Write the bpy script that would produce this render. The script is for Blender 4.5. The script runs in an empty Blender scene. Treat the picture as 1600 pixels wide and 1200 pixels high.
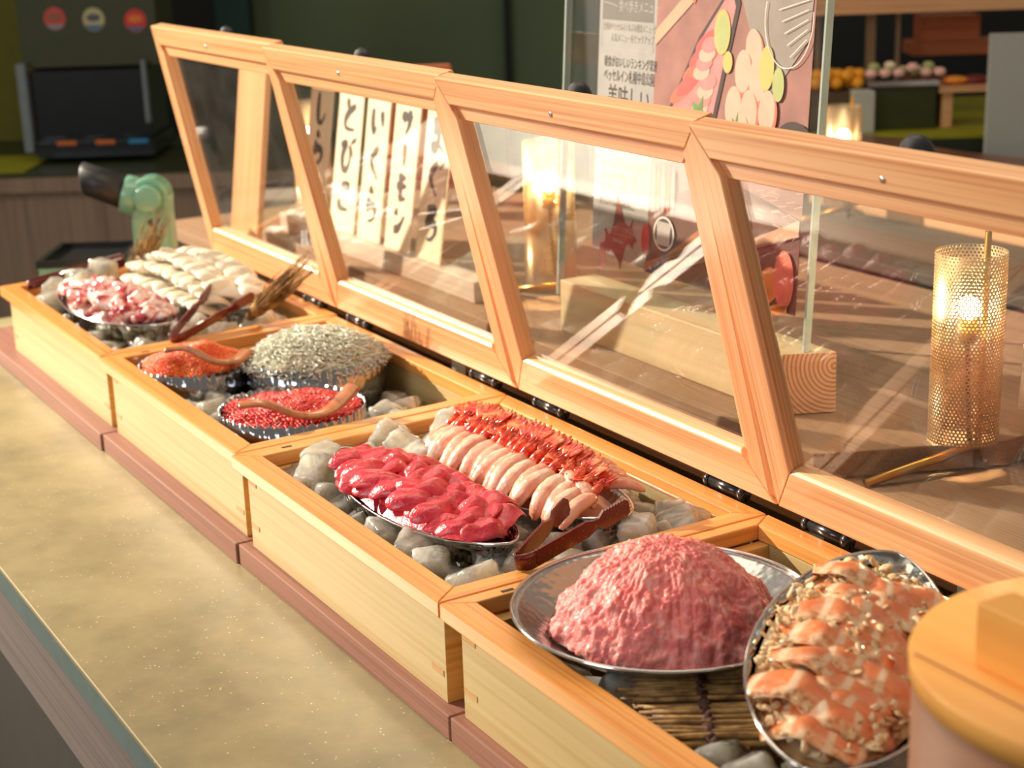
import bpy, math, random
from mathutils import Vector, Matrix, noise
import numpy as np

C = bpy.context.scene.collection
random.seed(7)
PI = math.pi
# All lengths below are in crate pitches (one crate = 0.5 m); z = 0 is the crate rim.
S = 0.5
Z0 = 0.9 + 0.2662 * S

def W(x, y, z):
    return Vector((x * S, y * S, Z0 + z * S))

# ------------------------------------------------------------------ camera
cam_d = bpy.data.cameras.new('camera')
cam = bpy.data.objects.new('camera', cam_d)
C.objects.link(cam)
bpy.context.scene.camera = cam
cd = Vector((-0.82588328, 0.48585997, -0.28610643))
cr = Vector((0.51489786, 0.8566712, -0.03153822))
cu = Vector((-0.22977598, 0.17336248, 0.95767868))
cl = W(2.38397408, -1.23806073, 1.20148235)
cam.matrix_world = Matrix(((cr.x, cu.x, -cd.x, cl.x), (cr.y, cu.y, -cd.y, cl.y), (cr.z, cu.z, -cd.z, cl.z), (0, 0, 0, 1)))
cam_d.sensor_width = 36
cam_d.lens = 2570.686 / 1600 * 36
cam_d.dof.use_dof = True
cam_d.dof.focus_distance = 1.62
cam_d.dof.aperture_fstop = 6.8
cam_d.clip_start = 0.02

# ------------------------------------------------------------------ world, lights, exposure
sc = bpy.context.scene
sc.view_settings.view_transform = 'Standard'
sc.view_settings.look = 'None'
sc.view_settings.gamma = 1
sc.view_settings.use_curve_mapping = False
sc.view_settings.exposure = 0.0
sc.cycles.max_bounces = 10
sc.cycles.transparent_max_bounces = 24
sc.cycles.transmission_bounces = 8
sc.cycles.glossy_bounces = 5
sc.cycles.caustics_reflective = False
sc.cycles.caustics_refractive = False
world = bpy.data.worlds.new('world')
sc.world = world
world.use_nodes = True
world.node_tree.nodes['Background'].inputs[0].default_value = (1.0, 0.90, 0.76, 1)
world.node_tree.nodes['Background'].inputs[1].default_value = 0.30

def light(name, kind, loc, target, energy, color, **kw):
    l = bpy.data.lights.new(name, kind)
    l.energy = energy; l.color = color
    for k, v in kw.items(): setattr(l, k, v)
    o = bpy.data.objects.new(name, l); C.objects.link(o)
    o.location = loc
    o.rotation_euler = (Vector(target) - Vector(loc)).to_track_quat('-Z', 'Y').to_euler()
    return o
SUN = Vector((1.5, 1.0, -0.84)).normalized()
tgt = W(-2.9, 0.8, 0.2)
light('sunbeam', 'SPOT', tgt - SUN * 7.0, tgt, 6900, (1.0, 0.86, 0.68), shadow_soft_size=0.045, spot_size=math.radians(27), spot_blend=1.0)
light('assumed_window_fill', 'AREA', (0.6, -4.2, 2.7), (-0.4, 0, 1.0), 50, (0.90, 0.94, 1.0), shape='RECTANGLE', size=1.6, size_y=1.6)  # cool fill added behind the camera for an assumed, unseen window; none is built
light('ceiling_fill', 'AREA', (-0.9, 0.3, 3.4), (-0.6, 0.2, 1.0), 24, (1.0, 0.84, 0.62), shape='RECTANGLE', size=2.4, size_y=1.2)  # soft warm fill added overhead, stands for no particular fixture

# ------------------------------------------------------------------ materials
def newmat(name):
    m = bpy.data.materials.new(name); m.use_nodes = True
    nt = m.node_tree
    for n in list(nt.nodes): nt.nodes.remove(n)
    out = nt.nodes.new('ShaderNodeOutputMaterial')
    return m, nt, out
def nd(nt, t, **kw):
    n = nt.nodes.new(t)
    for k, v in kw.items():
        if k in n.inputs.keys(): n.inputs[k].default_value = v
        else: setattr(n, k, v)
    return n
def ramp(nt, src, stops):
    r = nt.nodes.new('ShaderNodeValToRGB')
    el = r.color_ramp.elements
    while len(el) < len(stops): el.new(0.5)
    for e, (p, c) in zip(el, stops):
        e.position = p; e.color = (c[0], c[1], c[2], 1)
    nt.links.new(src, r.inputs[0])
    return r
def srgb(r, g, b):
    f = lambda c: ((c / 255 + 0.055) / 1.055) ** 2.4 if c > 10.3 else c / 255 / 12.92
    return (f(r), f(g), f(b))
def coords(nt, scale=(1, 1, 1), rnd=True, kind='Object'):
    tc = nt.nodes.new('ShaderNodeTexCoord')
    mp = nt.nodes.new('ShaderNodeMapping')
    mp.inputs['Scale'].default_value = scale
    nt.links.new(tc.outputs[kind], mp.inputs[0])
    if rnd:
        oi = nt.nodes.new('ShaderNodeObjectInfo')
        mu = nt.nodes.new('ShaderNodeVectorMath'); mu.operation = 'SCALE'
        cb = nt.nodes.new('ShaderNodeCombineXYZ')
        for i in range(3): nt.links.new(oi.outputs['Random'], cb.inputs[i])
        nt.links.new(cb.outputs[0], mu.inputs[0]); mu.inputs['Scale'].default_value = 17.0
        nt.links.new(mu.outputs[0], mp.inputs['Location'])
    return mp.outputs[0]
def bump(nt, src, strength, dist=0.001):
    b = nt.nodes.new('ShaderNodeBump'); b.inputs['Strength'].default_value = strength; b.inputs['Distance'].default_value = dist
    nt.links.new(src, b.inputs['Height']); return b.outputs[0]
def principled(nt, out, **kw):
    p = nt.nodes.new('ShaderNodeBsdfPrincipled')
    for k, v in kw.items(): p.inputs[k].default_value = v
    nt.links.new(p.outputs[0], out.inputs[0])
    return p

def wood(name, light_c, dark_c, axis, lines=90, rough=0.38, coat=0.25, soft=2.2):
    m, nt, out = newmat(name)
    sc_l = [lines * 2.6] * 3; sc_l[axis] = 2.2
    sc_s = [soft * 9] * 3; sc_s[axis] = soft * 0.7
    v1 = coords(nt, sc_l); v2 = coords(nt, sc_s)
    n1 = nd(nt, 'ShaderNodeTexNoise', Scale=1.0, Detail=2.0, Roughness=0.5, Distortion=0.15)
    n2 = nd(nt, 'ShaderNodeTexNoise', Scale=1.5, Detail=2.0, Distortion=0.6)
    nt.links.new(v1, n1.inputs['Vector']); nt.links.new(v2, n2.inputs['Vector'])
    mix = nt.nodes.new('ShaderNodeMath'); mix.operation = 'MULTIPLY_ADD'
    mix.inputs[1].default_value = 0.74
    ml = nt.nodes.new('ShaderNodeMath'); ml.operation = 'MULTIPLY'; ml.inputs[1].default_value = 0.26
    nt.links.new(n2.outputs[0], ml.inputs[0])
    nt.links.new(n1.outputs[0], mix.inputs[0]); nt.links.new(ml.outputs[0], mix.inputs[2])
    mid = tuple((a * 0.62 + b * 0.38) for a, b in zip(light_c, dark_c))
    r = ramp(nt, mix.outputs[0], [(0.30, dark_c), (0.45, mid), (0.62, light_c)])
    p = principled(nt, out, Roughness=rough)
    p.inputs['Coat Weight'].default_value = coat; p.inputs['Coat Roughness'].default_value = 0.18
    nt.links.new(r.outputs[0], p.inputs['Base Color'])
    nt.links.new(bump(nt, mix.outputs[0], 0.12, 0.0008), p.inputs['Normal'])
    return m
def plain(name, c, rough=0.5, metal=0.0, coat=0.0, emit=None, es=1.0):
    m, nt, out = newmat(name)
    p = principled(nt, out, Roughness=rough, Metallic=metal)
    p.inputs['Coat Weight'].default_value = coat
    v = coords(nt, (30, 30, 30)); n = nd(nt, 'ShaderNodeTexNoise', Scale=1.0, Detail=3.0); nt.links.new(v, n.inputs['Vector'])
    r = ramp(nt, n.outputs[0], [(0.3, tuple(x * 0.92 for x in c)), (0.7, tuple(min(1, x * 1.06) for x in c))])
    nt.links.new(r.outputs[0], p.inputs['Base Color'])
    if emit:
        p.inputs['Emission Color'].default_value = (*emit, 1); p.inputs['Emission Strength'].default_value = es
    return m
def glass(name, tint=(1, 1, 1), ior=1.5, dust=0.0):
    # thin clear sheet: straight-through transmission plus Fresnel reflection on each face
    m, nt, out = newmat(name)
    geo = nt.nodes.new('ShaderNodeNewGeometry')
    mr = nt.nodes.new('ShaderNodeMapRange'); mr.inputs['To Min'].default_value = ior; mr.inputs['To Max'].default_value = 1 / ior
    nt.links.new(geo.outputs['Backfacing'], mr.inputs['Value'])
    fr = nt.nodes.new('ShaderNodeFresnel'); nt.links.new(mr.outputs[0], fr.inputs['IOR'])
    # a ray leaving a flat sheet meets the same angle in air as on entry, so use the air-side value on both faces
    fr.inputs['IOR'].default_value = ior
    lw = nt.nodes.new('ShaderNodeLayerWeight'); lw.inputs['Blend'].default_value = 0.5
    # Schlick from facing: F0 + (1-F0)*(1-cos)^5
    pw = nt.nodes.new('ShaderNodeMath'); pw.operation = 'POWER'; pw.inputs[1].default_value = 5.0
    nt.links.new(lw.outputs['Facing'], pw.inputs[0])
    ma = nt.nodes.new('ShaderNodeMath'); ma.operation = 'MULTIPLY_ADD'; ma.inputs[1].default_value = 0.72
    f0 = ((ior - 1) / (ior + 1)) ** 2
    ma.inputs[2].default_value = f0
    nt.links.new(pw.outputs[0], ma.inputs[0])
    tr = nt.nodes.new('ShaderNodeBsdfTransparent'); tr.inputs[0].default_value = (*tint, 1)
    gl = nt.nodes.new('ShaderNodeBsdfGlossy'); gl.inputs['Roughness'].default_value = 0.0; gl.inputs[0].default_value = (1, 1, 1, 1)
    mx = nt.nodes.new('ShaderNodeMixShader')
    nt.links.new(ma.outputs[0], mx.inputs[0]); nt.links.new(tr.outputs[0], mx.inputs[1]); nt.links.new(gl.outputs[0], mx.inputs[2])
    last = mx
    if dust:
        df = nt.nodes.new('ShaderNodeBsdfDiffuse'); df.inputs[0].default_value = (0.9, 0.88, 0.84, 1)
        v = coords(nt, (14, 14, 14)); n = nd(nt, 'ShaderNodeTexNoise', Scale=1.0, Detail=6.0, Roughness=0.7); nt.links.new(v, n.inputs['Vector'])
        r = ramp(nt, n.outputs[0], [(0.4, (dust * 0.35,) * 3), (0.75, (dust * 1.5,) * 3)])
        m2 = nt.nodes.new('ShaderNodeMixShader'); nt.links.new(r.outputs[0], m2.inputs[0])
        nt.links.new(mx.outputs[0], m2.inputs[1]); nt.links.new(df.outputs[0], m2.inputs[2]); last = m2
    nt.links.new(last.outputs[0], out.inputs[0])
    return m
def hammered(name, c=(0.75, 0.76, 0.77), rough=0.14, scale=110, strength=0.5, crumple=False):
    m, nt, out = newmat(name)
    p = principled(nt, out, Metallic=1.0, Roughness=rough)
    p.inputs['Base Color'].default_value = (*c, 1)
    v = coords(nt, (1, 1, 1), rnd=False)
    vo = nd(nt, 'ShaderNodeTexVoronoi', Scale=scale); vo.feature = 'F1' if crumple else 'SMOOTH_F1'
    nt.links.new(v, vo.inputs['Vector'])
    nt.links.new(bump(nt, vo.outputs[0], strength, 0.004), p.inputs['Normal'])
    return m
def flesh(name, stops, scale=(20, 20, 20), rough=0.25, sss=0.25, rad=(1, 0.35, 0.2), bs=0.3, bscale=160, coat=0.5, dist=0.3, detail=4.0, rnd=True):
    m, nt, out = newmat(name)
    v = coords(nt, scale, rnd=rnd)
    n = nd(nt, 'ShaderNodeTexNoise', Scale=1.0, Detail=detail, Distortion=dist); nt.links.new(v, n.inputs['Vector'])
    r = ramp(nt, n.outputs[0], stops)
    p = principled(nt, out, Roughness=rough)
    nt.links.new(r.outputs[0], p.inputs['Base Color'])
    p.inputs['Subsurface Weight'].default_value = sss
    p.inputs['Subsurface Radius'].default_value = rad
    p.inputs['Subsurface Scale'].default_value = 0.003
    p.inputs['Coat Weight'].default_value = coat; p.inputs['Coat Roughness'].default_value = 0.15
    v2 = coords(nt, (bscale,) * 3, rnd=rnd)
    n2 = nd(nt, 'ShaderNodeTexNoise', Scale=1.0, Detail=3.0); nt.links.new(v2, n2.inputs['Vector'])
    nt.links.new(bump(nt, n2.outputs[0], bs, 0.002), p.inputs['Normal'])
    return m

RIM_L, RIM_D = srgb(242, 174, 94), srgb(210, 120, 52)
LID_L, LID_D = srgb(246, 192, 138), srgb(214, 136, 86)
rimX = wood('rim_wood_long', RIM_L, RIM_D, 0, 110, 0.3, 0.4)
rimY = wood('rim_wood_cross', RIM_L, RIM_D, 1, 110, 0.3, 0.4)
lidX = wood('lid_wood_long', LID_L, LID_D, 0, 120, 0.33, 0.35)
lidZ = wood('lid_wood_upright', LID_L, LID_D, 2, 120, 0.33, 0.35)
bodyX = wood('pale_wood_long', srgb(204, 180, 128), srgb(186, 154, 94), 0, 60, 0.45, 0.1)
bodyY = wood('pale_wood_cross', srgb(226, 184, 112), srgb(200, 142, 74), 1, 60, 0.45, 0.1)
darkkey = wood('joint_key_wood', srgb(205, 160, 100), srgb(180, 130, 80), 0, 60, 0.5, 0.1)
plinthX = wood('reddish_wood', srgb(160, 112, 94), srgb(112, 70, 58), 0, 220, 0.6, 0.0)
tableX = wood('table_oak', srgb(160, 124, 92), srgb(124, 92, 66), 0, 130, 0.75, 0.0)
tableY = wood('table_oak_end', srgb(176, 124, 92), srgb(140, 90, 64), 1, 130, 0.5, 0.05)
paleX = wood('maple_long', srgb(216, 194, 150), srgb(196, 166, 120), 0, 30, 0.65, 0.0, soft=5)
ashX = wood('grey_ash', srgb(124, 112, 106), srgb(88, 78, 74), 0, 180, 0.7, 0.0)
taupeZ = wood('taupe_wood', srgb(150, 126, 104), srgb(122, 100, 82), 2, 40, 0.6, 0.0)
darkslab = wood('dark_walnut', srgb(92, 56, 40), srgb(46, 26, 20), 0, 40, 0.4, 0.3)
spoonw = wood('spoon_wood', srgb(178, 108, 58), srgb(132, 72, 36), 0, 70, 0.35, 0.3)
tubw = wood('tub_wood', srgb(250, 182, 92), srgb(238, 158, 70), 0, 24, 0.5, 0.05)
tubshade = wood('tub_shaded_wood', srgb(162, 110, 76), srgb(140, 90, 60), 0, 24, 0.55, 0.0)  # tub side wood darkened to its tone in shade, lid keeps the sunlit tone
warmX = wood('warm_board', srgb(222, 170, 122), srgb(196, 140, 96), 0, 20, 0.55, 0.0)
terraX = wood('terracotta_board', srgb(196, 110, 70), srgb(160, 84, 52), 0, 40, 0.5, 0.1)
stripw = wood('sign_strip_wood', srgb(250, 232, 200), srgb(240, 212, 172), 2, 50, 0.6, 0.0)
beamw = wood('grey_beam_wood', srgb(206, 184, 164), srgb(180, 156, 136), 0, 60, 0.6, 0.0)
ink = plain('ink', srgb(52, 40, 36), 0.5)
clear = glass('clear_glass', (0.97, 0.975, 0.96), 1.52, 0.014)
acrylic = glass('acrylic', (0.96, 0.98, 0.97), 1.49, 0.012)
acrylic_edge = plain('acrylic_edge', srgb(176, 190, 180), 0.15, coat=0.6)
thin_acrylic = glass('tray_acrylic', (0.95, 0.95, 0.93), 1.45, 0.05)
blackp = plain('black_plastic', (0.012, 0.012, 0.013), 0.25, coat=0.4)
blackr = plain('black_rubber', (0.02, 0.021, 0.024), 0.45)
tealp = plain('teal_plastic', srgb(122, 178, 152), 0.3, coat=0.6)
steel = hammered('hammered_steel', (0.46, 0.47, 0.48), 0.22, 150, 0.12)
foil = hammered('crumpled_foil', (0.55, 0.54, 0.52), 0.12, 60, 1.0, True)
polished = hammered('polished_steel', (0.36, 0.37, 0.39), 0.14, 120, 0.2)
smooth_steel = plain('smooth_steel', (0.7, 0.7, 0.7), 0.12, 1.0)
brass = plain('brass', srgb(214, 160, 80), 0.28, 1.0)
screwm = plain('screw_metal', (0.6, 0.58, 0.55), 0.3, 1.0)
greypost = plain('pale_grey_metal', srgb(190, 198, 190), 0.5)

def ice_mat():
    m, nt, out = newmat('ice')
    v = coords(nt, (22, 22, 22)); n = nd(nt, 'ShaderNodeTexNoise', Scale=1.0, Detail=5.0, Roughness=0.6, Distortion=0.8)
    nt.links.new(v, n.inputs['Vector'])
    v2 = coords(nt, (60, 60, 60)); n2 = nd(nt, 'ShaderNodeTexNoise', Scale=1.0, Detail=3.0, Distortion=0.5); nt.links.new(v2, n2.inputs['Vector'])
    b = bump(nt, n2.outputs[0], 0.5, 0.004)
    t = nt.nodes.new('ShaderNodeBsdfTransparent'); t.inputs[0].default_value = (0.985, 0.96, 0.93, 1)
    g = nt.nodes.new('ShaderNodeBsdfRefraction'); g.inputs['IOR'].default_value = 1.18; g.inputs['Roughness'].default_value = 0.05
    g.inputs[0].default_value = (1, 0.98, 0.95, 1); nt.links.new(b, g.inputs['Normal'])
    m1 = nt.nodes.new('ShaderNodeMixShader'); m1.inputs[0].default_value = 0.22
    nt.links.new(t.outputs[0], m1.inputs[1]); nt.links.new(g.outputs[0], m1.inputs[2])
    m2 = nt.nodes.new('ShaderNodeBsdfPrincipled'); m2.inputs['Base Color'].default_value = (1.0, 0.86, 0.70, 1); m2.inputs['Roughness'].default_value = 0.2  # warm base tint stands in for sunlight passed on from the wood
    m2.inputs['Subsurface Weight'].default_value = 1.0; m2.inputs['Subsurface Radius'].default_value = (1, 0.95, 0.88); m2.inputs['Subsurface Scale'].default_value = 0.035
    nt.links.new(b, m2.inputs['Normal'])
    r = ramp(nt, n.outputs[0], [(0.36, (0.24,) * 3), (0.66, (0.74,) * 3)])
    m3 = nt.nodes.new('ShaderNodeMixShader'); nt.links.new(r.outputs[0], m3.inputs[0])
    nt.links.new(m1.outputs[0], m3.inputs[1]); nt.links.new(m2.outputs[0], m3.inputs[2])
    gl = nt.nodes.new('ShaderNodeBsdfGlossy'); gl.inputs['Roughness'].default_value = 0.06; nt.links.new(b, gl.inputs['Normal'])
    fr = nt.nodes.new('ShaderNodeLayerWeight'); fr.inputs['Blend'].default_value = 0.25; nt.links.new(b, fr.inputs['Normal'])
    m4 = nt.nodes.new('ShaderNodeMixShader'); nt.links.new(fr.outputs['Fresnel'], m4.inputs[0])
    nt.links.new(m3.outputs[0], m4.inputs[1]); nt.links.new(gl.outputs[0], m4.inputs[2])
    nt.links.new(m4.outputs[0], out.inputs[0])
    return m
ice_m = ice_mat()

tuna_m = flesh('tuna', [(0.35, srgb(200, 28, 52)), (0.5, srgb(226, 48, 70)), (0.68, srgb(240, 92, 100))], (30, 90, 30), 0.3, 0.25, bs=0.7, bscale=170, coat=0.45)
shrimp_m = flesh('shrimp_flesh', [(0.35, srgb(236, 160, 132)), (0.55, srgb(244, 192, 164)), (0.7, srgb(250, 216, 192))], (50, 50, 50), 0.25, 0.35, bs=0.3, bscale=190, coat=0.6)
tail_m = flesh('shrimp_tail', [(0.38, srgb(206, 40, 22)), (0.5, srgb(236, 84, 44)), (0.66, srgb(252, 150, 92))], (120, 40, 120), 0.22, 0.15, bs=0.5, bscale=200, coat=0.8)
octo_m = flesh('octopus', [(0.40, srgb(150, 24, 50)), (0.46, srgb(214, 84, 92)), (0.52, srgb(250, 214, 204)), (0.7, srgb(255, 240, 230))], (34, 34, 34), 0.25, 0.25, bs=0.4, bscale=130, coat=0.6)
squid_m = flesh('squid', [(0.3, srgb(222, 210, 184)), (0.7, srgb(242, 236, 220))], (20, 20, 20), 0.4, 0.4, rad=(1, 0.85, 0.6), bs=0.25, bscale=120, coat=0.25)
negi_m = flesh('minced_tuna', [(0.3, srgb(232, 108, 106)), (0.5, srgb(244, 140, 134)), (0.7, srgb(252, 176, 164))], (60, 60, 60), 0.5, 0.6, bs=0.6, bscale=420, coat=0.1, dist=0.8, detail=7.0)
roeA_m = flesh('orange_roe', [(0.3, srgb(250, 84, 18)), (0.7, srgb(255, 150, 52))], (90, 90, 90), 0.25, 0.0, bs=0.0, coat=0.7)
roeB_m = flesh('red_roe', [(0.3, srgb(186, 14, 5)), (0.55, srgb(226, 42, 12)), (0.75, srgb(250, 110, 34))], (110, 110, 110), 0.16, 0.0, bs=0.0, coat=0.5)
shira_m = flesh('whitebait', [(0.35, srgb(214, 214, 194)), (0.7, srgb(240, 240, 224))], (60, 60, 60), 0.35, 0.0, bs=0.0, coat=0.3)
def salmon_mat():
    m, nt, out = newmat('salmon')
    v = coords(nt, (22, 10, 10)); wv = nd(nt, 'ShaderNodeTexWave', Scale=0.40, Distortion=3.0, Detail=2.0)
    wv.inputs['Detail Scale'].default_value = 1.5
    nt.links.new(v, wv.inputs['Vector'])
    r = ramp(nt, wv.outputs[0], [(0.0, srgb(238, 126, 66)), (0.80, srgb(244, 146, 86)), (0.97, srgb(255, 214, 176))])
    v2 = coords(nt, (40, 40, 40)); n = nd(nt, 'ShaderNodeTexNoise', Scale=1.0, Detail=5.0, Roughness=0.7, Distortion=0.5); nt.links.new(v2, n.inputs['Vector'])
    r2 = ramp(nt, n.outputs[0], [(0.40, (0, 0, 0)), (0.62, (1, 1, 1))])
    v3 = coords(nt, (1, 1, 1), rnd=False)
    sep = nt.nodes.new('ShaderNodeSeparateXYZ'); nt.links.new(v3, sep.inputs[0])
    ab = nt.nodes.new('ShaderNodeMath'); ab.operation = 'ABSOLUTE'; nt.links.new(sep.outputs[1], ab.inputs[0])
    r3 = nt.nodes.new('ShaderNodeMapRange'); r3.inputs['From Min'].default_value = 0.010; r3.inputs['From Max'].default_value = 0.026
    nt.links.new(ab.outputs[0], r3.inputs['Value'])
    mu = nt.nodes.new('ShaderNodeMath'); mu.operation = 'MULTIPLY_ADD'
    nt.links.new(r3.outputs[0], mu.inputs[0]); nt.links.new(r2.outputs[0], mu.inputs[1]); 
    q = nt.nodes.new('ShaderNodeMath'); q.operation = 'MULTIPLY'; q.inputs[1].default_value = 0.35; nt.links.new(r3.outputs[0], q.inputs[0])
    nt.links.new(q.outputs[0], mu.inputs[2])
    mx = nt.nodes.new('ShaderNodeMix'); mx.data_type = 'RGBA'
    nt.links.new(mu.outputs[0], mx.inputs[0]); nt.links.new(r.outputs[0], mx.inputs[6])
    n5 = nd(nt, 'ShaderNodeTexNoise', Scale=3.0, Detail=3.0); nt.links.new(v2, n5.inputs['Vector'])
    r5 = ramp(nt, n5.outputs[0], [(0.34, srgb(168, 110, 62)), (0.5, srgb(232, 190, 140)), (0.7, srgb(250, 226, 186))])
    nt.links.new(r5.outputs[0], mx.inputs[7])
    p = principled(nt, out, Roughness=0.28); nt.links.new(mx.outputs[2], p.inputs['Base Color'])
    p.inputs['Subsurface Weight'].default_value = 0.25; p.inputs['Subsurface Scale'].default_value = 0.005
    p.inputs['Coat Weight'].default_value = 0.6
    nt.links.new(bump(nt, n.outputs[0], 0.4, 0.002), p.inputs['Normal'])
    return m
salmon_m = salmon_mat()
crumb_m = flesh('seared_flakes', [(0.36, srgb(176, 124, 74)), (0.46, srgb(232, 200, 150)), (0.7, srgb(250, 232, 194))], (60, 60, 60), 0.5, 0.1, bs=0.4, bscale=150, coat=0.15)
straw_m = flesh('straw', [(0.35, srgb(104, 72, 34)), (0.55, srgb(164, 124, 64)), (0.72, srgb(206, 170, 100))], (40, 40, 40), 0.55, 0.0, bs=0.3, coat=0.0)
mat_m = flesh('twig', [(0.35, srgb(92, 62, 30)), (0.55, srgb(166, 124, 66)), (0.75, srgb(206, 168, 98))], (50, 50, 50), 0.55, 0.0, bs=0.4, coat=0.0)
cord_m = flesh('cord', [(0.3, srgb(52, 26, 20)), (0.7, srgb(92, 52, 40))], (200, 200, 200), 0.8, 0.0, bs=0.8, coat=0.0)

def tong_mat():
    m, nt, out = newmat('dark_red_lacquer')
    v = coords(nt, (600, 600, 600)); n = nd(nt, 'ShaderNodeTexNoise', Scale=1.0, Detail=1.0); nt.links.new(v, n.inputs['Vector'])
    r = ramp(nt, n.outputs[0], [(0.0, srgb(92, 18, 18)), (0.69, srgb(104, 24, 22)), (0.74, srgb(190, 130, 50))])
    p = principled(nt, out, Roughness=0.3); p.inputs['Coat Weight'].default_value = 0.5
    nt.links.new(r.outputs[0], p.inputs['Base Color'])
    return m
tong_m = tong_mat()

def stone_mat():
    m, nt, out = newmat('counter_stone')
    v = coords(nt, (1, 1, 1), rnd=False)
    n = nd(nt, 'ShaderNodeTexNoise', Scale=7.0, Detail=6.0, Roughness=0.62); nt.links.new(v, n.inputs['Vector'])
    r = ramp(nt, n.outputs[0], [(0.3, srgb(128, 118, 88)), (0.55, srgb(158, 144, 106)), (0.75, srgb(172, 158, 120))])
    vo = nd(nt, 'ShaderNodeTexVoronoi', Scale=150.0); nt.links.new(v, vo.inputs['Vector'])
    r2 = ramp(nt, vo.outputs[0], [(0.10, (1, 1, 1)), (0.17, (0, 0, 0))])
    n3 = nd(nt, 'ShaderNodeTexNoise', Scale=60.0, Detail=1.0); nt.links.new(v, n3.inputs['Vector'])
    r3 = ramp(nt, n3.outputs[0], [(0.5, (0, 0, 0)), (0.62, (1, 1, 1))])
    mu = nt.nodes.new('ShaderNodeMath'); mu.operation = 'MULTIPLY'; nt.links.new(r2.outputs[0], mu.inputs[0]); nt.links.new(r3.outputs[0], mu.inputs[1])
    mx = nt.nodes.new('ShaderNodeMix'); mx.data_type = 'RGBA'; nt.links.new(mu.outputs[0], mx.inputs[0])
    nt.links.new(r.outputs[0], mx.inputs[6]); mx.inputs[7].default_value = (*srgb(232, 214, 170), 1)
    p = principled(nt, out, Roughness=0.42); nt.links.new(mx.outputs[2], p.inputs['Base Color'])
    return m
stone_m = stone_mat()
edge_m = plain('grey_green_edge', srgb(108, 122, 118), 0.45)

def perf_mat():
    # perforated brass: round holes on a staggered lattice, computed from angle and height on the tube
    m, nt, out = newmat('perforated_brass')
    tc = nt.nodes.new('ShaderNodeTexCoord'); sp = nt.nodes.new('ShaderNodeSeparateXYZ'); nt.links.new(tc.outputs['Object'], sp.inputs[0])
    at = nt.nodes.new('ShaderNodeMath'); at.operation = 'ARCTAN2'; nt.links.new(sp.outputs[1], at.inputs[0]); nt.links.new(sp.outputs[0], at.inputs[1])
    def M(op, a, b=None):
        n = nt.nodes.new('ShaderNodeMath'); n.operation = op
        for i, x in enumerate((a, b)):
            if x is None: continue
            if isinstance(x, (int, float)): n.inputs[i].default_value = x
            else: nt.links.new(x, n.inputs[i])
        return n.outputs[0]
    NU = 56
    u = M('MULTIPLY', at.outputs[0], NU / (2 * PI))
    pitch = 2 * PI * 0.0765 * S / NU
    v = M('DIVIDE', sp.outputs[2], pitch * 1.732)
    def lat(off):
        a = M('SUBTRACT', M('FRACT', M('ADD', u, 100.0 + off)), 0.5)
        b = M('MULTIPLY', M('SUBTRACT', M('FRACT', M('ADD', v, 100.0 + off)), 0.5), 1.732)
        return M('SQRT', M('ADD', M('MULTIPLY', a, a), M('MULTIPLY', b, b)))
    dmin = M('MINIMUM', lat(0.0), lat(0.5))
    hole = M('LESS_THAN', dmin, 0.33)
    p = nt.nodes.new('ShaderNodeBsdfPrincipled'); p.inputs['Base Color'].default_value = (*srgb(240, 212, 168), 1)
    p.inputs['Metallic'].default_value = 0.85; p.inputs['Roughness'].default_value = 0.3
    tr = nt.nodes.new('ShaderNodeBsdfTransparent')
    mx = nt.nodes.new('ShaderNodeMixShader'); nt.links.new(hole, mx.inputs[0]); nt.links.new(p.outputs[0], mx.inputs[1]); nt.links.new(tr.outputs[0], mx.inputs[2])
    nt.links.new(mx.outputs[0], out.inputs[0])
    return m
perf_m = perf_mat()
bulb_m = plain('bulb_glow', (1, 0.9, 0.7), 0.5, emit=(1.0, 0.82, 0.52), es=90)

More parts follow.
